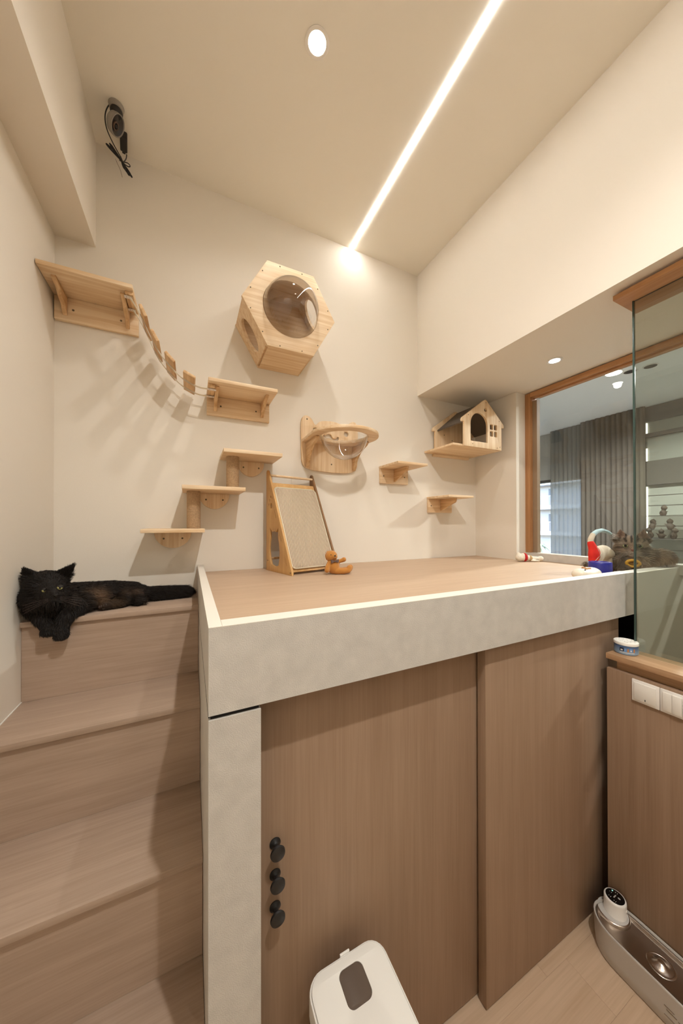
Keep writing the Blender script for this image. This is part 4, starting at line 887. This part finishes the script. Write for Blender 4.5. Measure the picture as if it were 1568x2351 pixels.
def curtain(name, y0, y1, x, z0, z1, amp, per, m, label):
    n = int((y1-y0)/.008); bm = bmesh.new(); lo = []; hi = []
    for i in range(n+1):
        y = y0+(y1-y0)*i/n; ph = y/per*2*PI; xx = x+amp*(math.sin(ph)+.35*math.sin(ph*.53+1))
        yy = y+amp*.35*math.cos(ph)
        lo.append(bm.verts.new((xx, yy, z0))); hi.append(bm.verts.new((xx*.6+x*.4, yy, z1)))
    for i in range(n): bm.faces.new((lo[i], lo[i+1], hi[i+1], hi[i]))
    o = link(name, bm_mesh(bm, name), m, None, 180); return tag(o, label, 'curtain')
msh, n_, l_, b_ = newmat('sheer_voile'); n_.remove(b_)
tr = n_.new('ShaderNodeBsdfTransparent'); tr.inputs[0].default_value = (.97, .98, 1, 1); df = n_.new('ShaderNodeBsdfTranslucent'); df.inputs[0].default_value = srgb(112, 112, 110)
d2_ = n_.new('ShaderNodeBsdfDiffuse'); d2_.inputs[0].default_value = srgb(166, 162, 154)
ma = n_.new('ShaderNodeMixShader'); ma.inputs[0].default_value = .5; mb = n_.new('ShaderNodeMixShader'); mb.inputs[0].default_value = .93
l_.new(df.outputs[0], ma.inputs[1]); l_.new(d2_.outputs[0], ma.inputs[2]); l_.new(tr.outputs[0], mb.inputs[1]); l_.new(ma.outputs[0], mb.inputs[2]); l_.new(mb.outputs[0], n_['Material Output'].inputs[0])
curtain('sheer_curtain', 2.48, 3.0, 4.90, .12, 2.915, .014, .06, msh, 'pale translucent sheer curtain in the next room')
curtain('curtain', 1.86, 2.56, 4.84, .10, 2.918, .018, .058, mat('taupe_drape', srgb(112, 104, 95), .95, spec=.1), 'taupe opaque pleated curtain in the next room')
ach = thing('armchair', (3.5, 1.96, FLOOR), 'dark rounded chair back rising above the sill in the next room', 'chair')
blob('chair_back', [('e', (3.5, 1.966, 1.04), (.06, .17, .16)), ('c', [((3.5, 1.82, .95), .06), ((3.5, 1.82, .55), .05)]), ('c', [((3.5, 2.1, .95), .06), ((3.5, 2.1, .55), .05)])], mat('dark_leather', srgb(64, 58, 54), .5), ach, .014, 4)
blob('seat', [('e', (3.70, 1.966, .52), (.26, .24, .06))], MATS['dark_leather'], ach, .016, 4)
for x, y in ((3.55, 1.80), (3.55, 2.12), (3.88, 1.80), (3.88, 2.12)): tube('leg', [(x, y, .52), (x, y, FLOOR)], .018, M_black, ach, smoothp=False)
downlight(3.52, 1.58, 2.919, .060, 'lit round downlight in the next room ceiling', power=180, ang=165)
downlight(3.62, 1.50, 2.919, .045, 'unlit dark ceiling spot beside the lit one in the next room', lit=False); downlight(3.66, 1.37, 2.919, .045, 'unlit dark ceiling spot furthest right in the next room', lit=False)
downlight(3.4, .2, 2.919, .06, 'unseen downlight added deeper in the next room to brighten it', power=180, ang=165)  # added lamp out of view, there to brighten the next room
# display cabinet
dc = thing('display_cabinet', (4.75, .9, FLOOR), 'grey display wall with lit shelves and a vertical light bar in the next room', 'cabinet')
M_dbk = mat('display_back', srgb(172, 172, 162), .7); M_dbd = mat('display_band', srgb(98, 92, 85), .7)
box('back_panel', 4.955, 4.995, -.6, 1.925, FLOOR, 2.915, M_dbk, dc)
for z0, z1 in ((2.74, 2.915), (2.555, 2.60), (1.985, 2.27), (.9, 1.0)): box('band', 4.90, 4.954, -.6, 1.925, z0, z1, M_dbd, dc)
for z in (1.86, 1.74, 1.62, 1.50, 1.22): box('groove', 4.950, 4.9545, -.6, 1.925, z, z+.006, M_dbd, dc)
box('light_bar', 4.94, 4.95, 1.884, 1.896, .95, 1.97, emit('bar_glow', (1, .95, .85), 2.2), dc); box('light_bar', 4.94, 4.95, 1.884, 1.896, 2.275, 2.43, MATS['bar_glow'], dc); box('light_bar', 4.94, 4.95, 1.884, 1.896, 2.605, 2.735, MATS['bar_glow'], dc)
shz = (1.612, 1.462, 1.362)
for z in shz: box('shelf', 4.62, 4.949, -.2, 1.835, z-.006, z, M_acry if z > 1.4 else M_dbd, dc)
M_fig = mat('figurine_brown', srgb(84, 70, 60), .6)
fb = [((0, 0, .035), (.035, .03, .034)), ((.0, 0, .083), (.030, .03, .028))]
pro = thing('figurine', (4.75, 1.75, shz[0]), '', 'figurine')
def fig(x, y, z, label, s=1.0):
    t = thing('figurine', (x, y, z), label, 'figurine', 'small figurines on the display shelves')
    q = fig.n = fig.n+1
    T = Matrix.Translation((x, y, z)) @ Matrix.Rotation(q*1.3, 4, 'Z') @ Matrix.Scale(s, 4)
    P = [('e', (0, 0, .034), (.030, .030+.003*(q % 2), .034)), ('e', (-.01, 0, .090), (.027, .029, .026)), ('c', [((0, .03, .05), .009), ((-.01, .048, .03+.02*(q % 3)), .007)]), ('c', [((0, -.03, .05), .009), ((-.01, -.046, .065-.015*(q % 3)), .007)]), ('c', [((-.012, 0, .112), .008), ((-.014, 0, .122+.006*(q % 2)), .005)]), ('c', [((-.03, 0, .086), .010), ((-.044, 0, .082), .005)]), ('e', (0, .014, .006), (.022, .010, .008)), ('e', (0, -.014, .006), (.022, .010, .008))]
    blob('body', P, M_fig, t, .008, 3, F=T)
fig.n = 0
bpy.data.objects.remove(pro)
fig(4.70, 1.66, shz[0], 'brown figurine on the highest display shelf', 1.0)
fig(4.70, 1.755, shz[1], 'brown figurine on the middle display shelf nearest the light bar', 1.0)
fig(4.70, 1.60, shz[1], 'brown figurine on the middle display shelf further from the light bar', 1.0)
fig(4.70, 1.77, shz[2], 'brown figurine on the lowest display shelf nearest the light bar', 1.05)
fig(4.70, 1.675, shz[2], 'brown figurine on the lowest display shelf, second from the light bar', .9)
fig(4.70, 1.575, shz[2], 'brown figurine on the lowest display shelf at the picture edge', 1.0)

# ------------------------------------------------------------------ building across the street
M_bw = mat('render_white', srgb(206, 204, 204), .85); M_bd = mat('facade_grey', srgb(170, 168, 172), .8); M_bg = mat('window_dark', srgb(76, 80, 96), .2); M_bf = mat('balcony_frame', srgb(200, 200, 204), .5)  # facade wall a greyer tone than the balcony slabs
K = 36/14; bX = 36.0; zr = lambda z: 1.53+(z-1.53)*K
ab = thing('apartment_building', (bX, 22.5, -3.0), 'white apartment block with stacked balconies across the street', 'building')
box('wall', bX+1.2, bX+2, 17, 29, -3, 9, M_bd, ab)
zs_ = [zr(3.4), zr(2.33), zr(1.20), zr(.10)]
for z in zs_: box('balcony_slab', bX, bX+1.2, 17, 29, z-.45, z, M_bw, ab)
for z in zs_[1:3]:
    f = box('window', bX+1.12, bX+1.2, 21.9, 23.0, z, z+1.95, M_bg, ab); box('pane', bX+1.05, bX+1.12, 21.95, 22.4, z+.05, z+1.9, mat('pane_light', srgb(196, 204, 214), .2) if 'pane_light' not in MATS else MATS['pane_light'], f)
    box('mullion', bX+1.02, bX+1.05, 22.4, 22.46, z, z+1.95, M_bf, f)
for z in zs_[1:]:
    rl = box('railing', bX+.02, bX+.06, 17, 29, z+1.02, z+1.07, M_bf, ab)
    bm = bmesh.new()
    for k in range(120): boxbm(bm, bX+.03, bX+.05, 17+k*.1, 17.02+k*.1, z, z+1.02)
    q = link('balusters', bm_mesh(bm, 'balusters'), M_bf, rl); q['kind'] = 'stuff'
pl = thing('palm_plant', (bX-1.5, 22.3, zr(.15)), 'leafy pale palm in front of the apartment block', 'plant')
tube('trunk', [(bX-1.5, 22.3, -3), (bX-1.5, 22.3, zr(.55))], .12, mat('palm_trunk', srgb(140, 126, 104), .9), pl, smoothp=False)
M_lf = mat('palm_leaf', srgb(176, 196, 150), .6)
for k in range(34):
    a = rng.uniform(0, 2*PI); L = rng.uniform(.8, 1.5); el = rng.uniform(-.1, 1.3); b0 = Vector((bX-1.5, 22.3, zr(.55)))
    bm = bmesh.new(); prev = None; sd = Vector((-math.sin(a), math.cos(a), 0))
    for i in range(6):
        s = i/5; p = b0+Vector((math.cos(a)*math.cos(el), math.sin(a)*math.cos(el), math.sin(el)))*L*s-Vector((0, 0, .9*L*s*s)); wd = .09*math.sin(PI*min(1, s*.9+.1))+.004
        q = [bm.verts.new(p-sd*wd), bm.verts.new(p+sd*wd)]
        if prev: bm.faces.new((prev[0], prev[1], q[1], q[0]))
        prev = q
    link('leaf', bm_mesh(bm, 'leaf'), M_lf, pl, 180)

# everything drops so that the floor lies at zero
for o in S.objects:
    if o.parent is None: o.location.z -= FLOOR
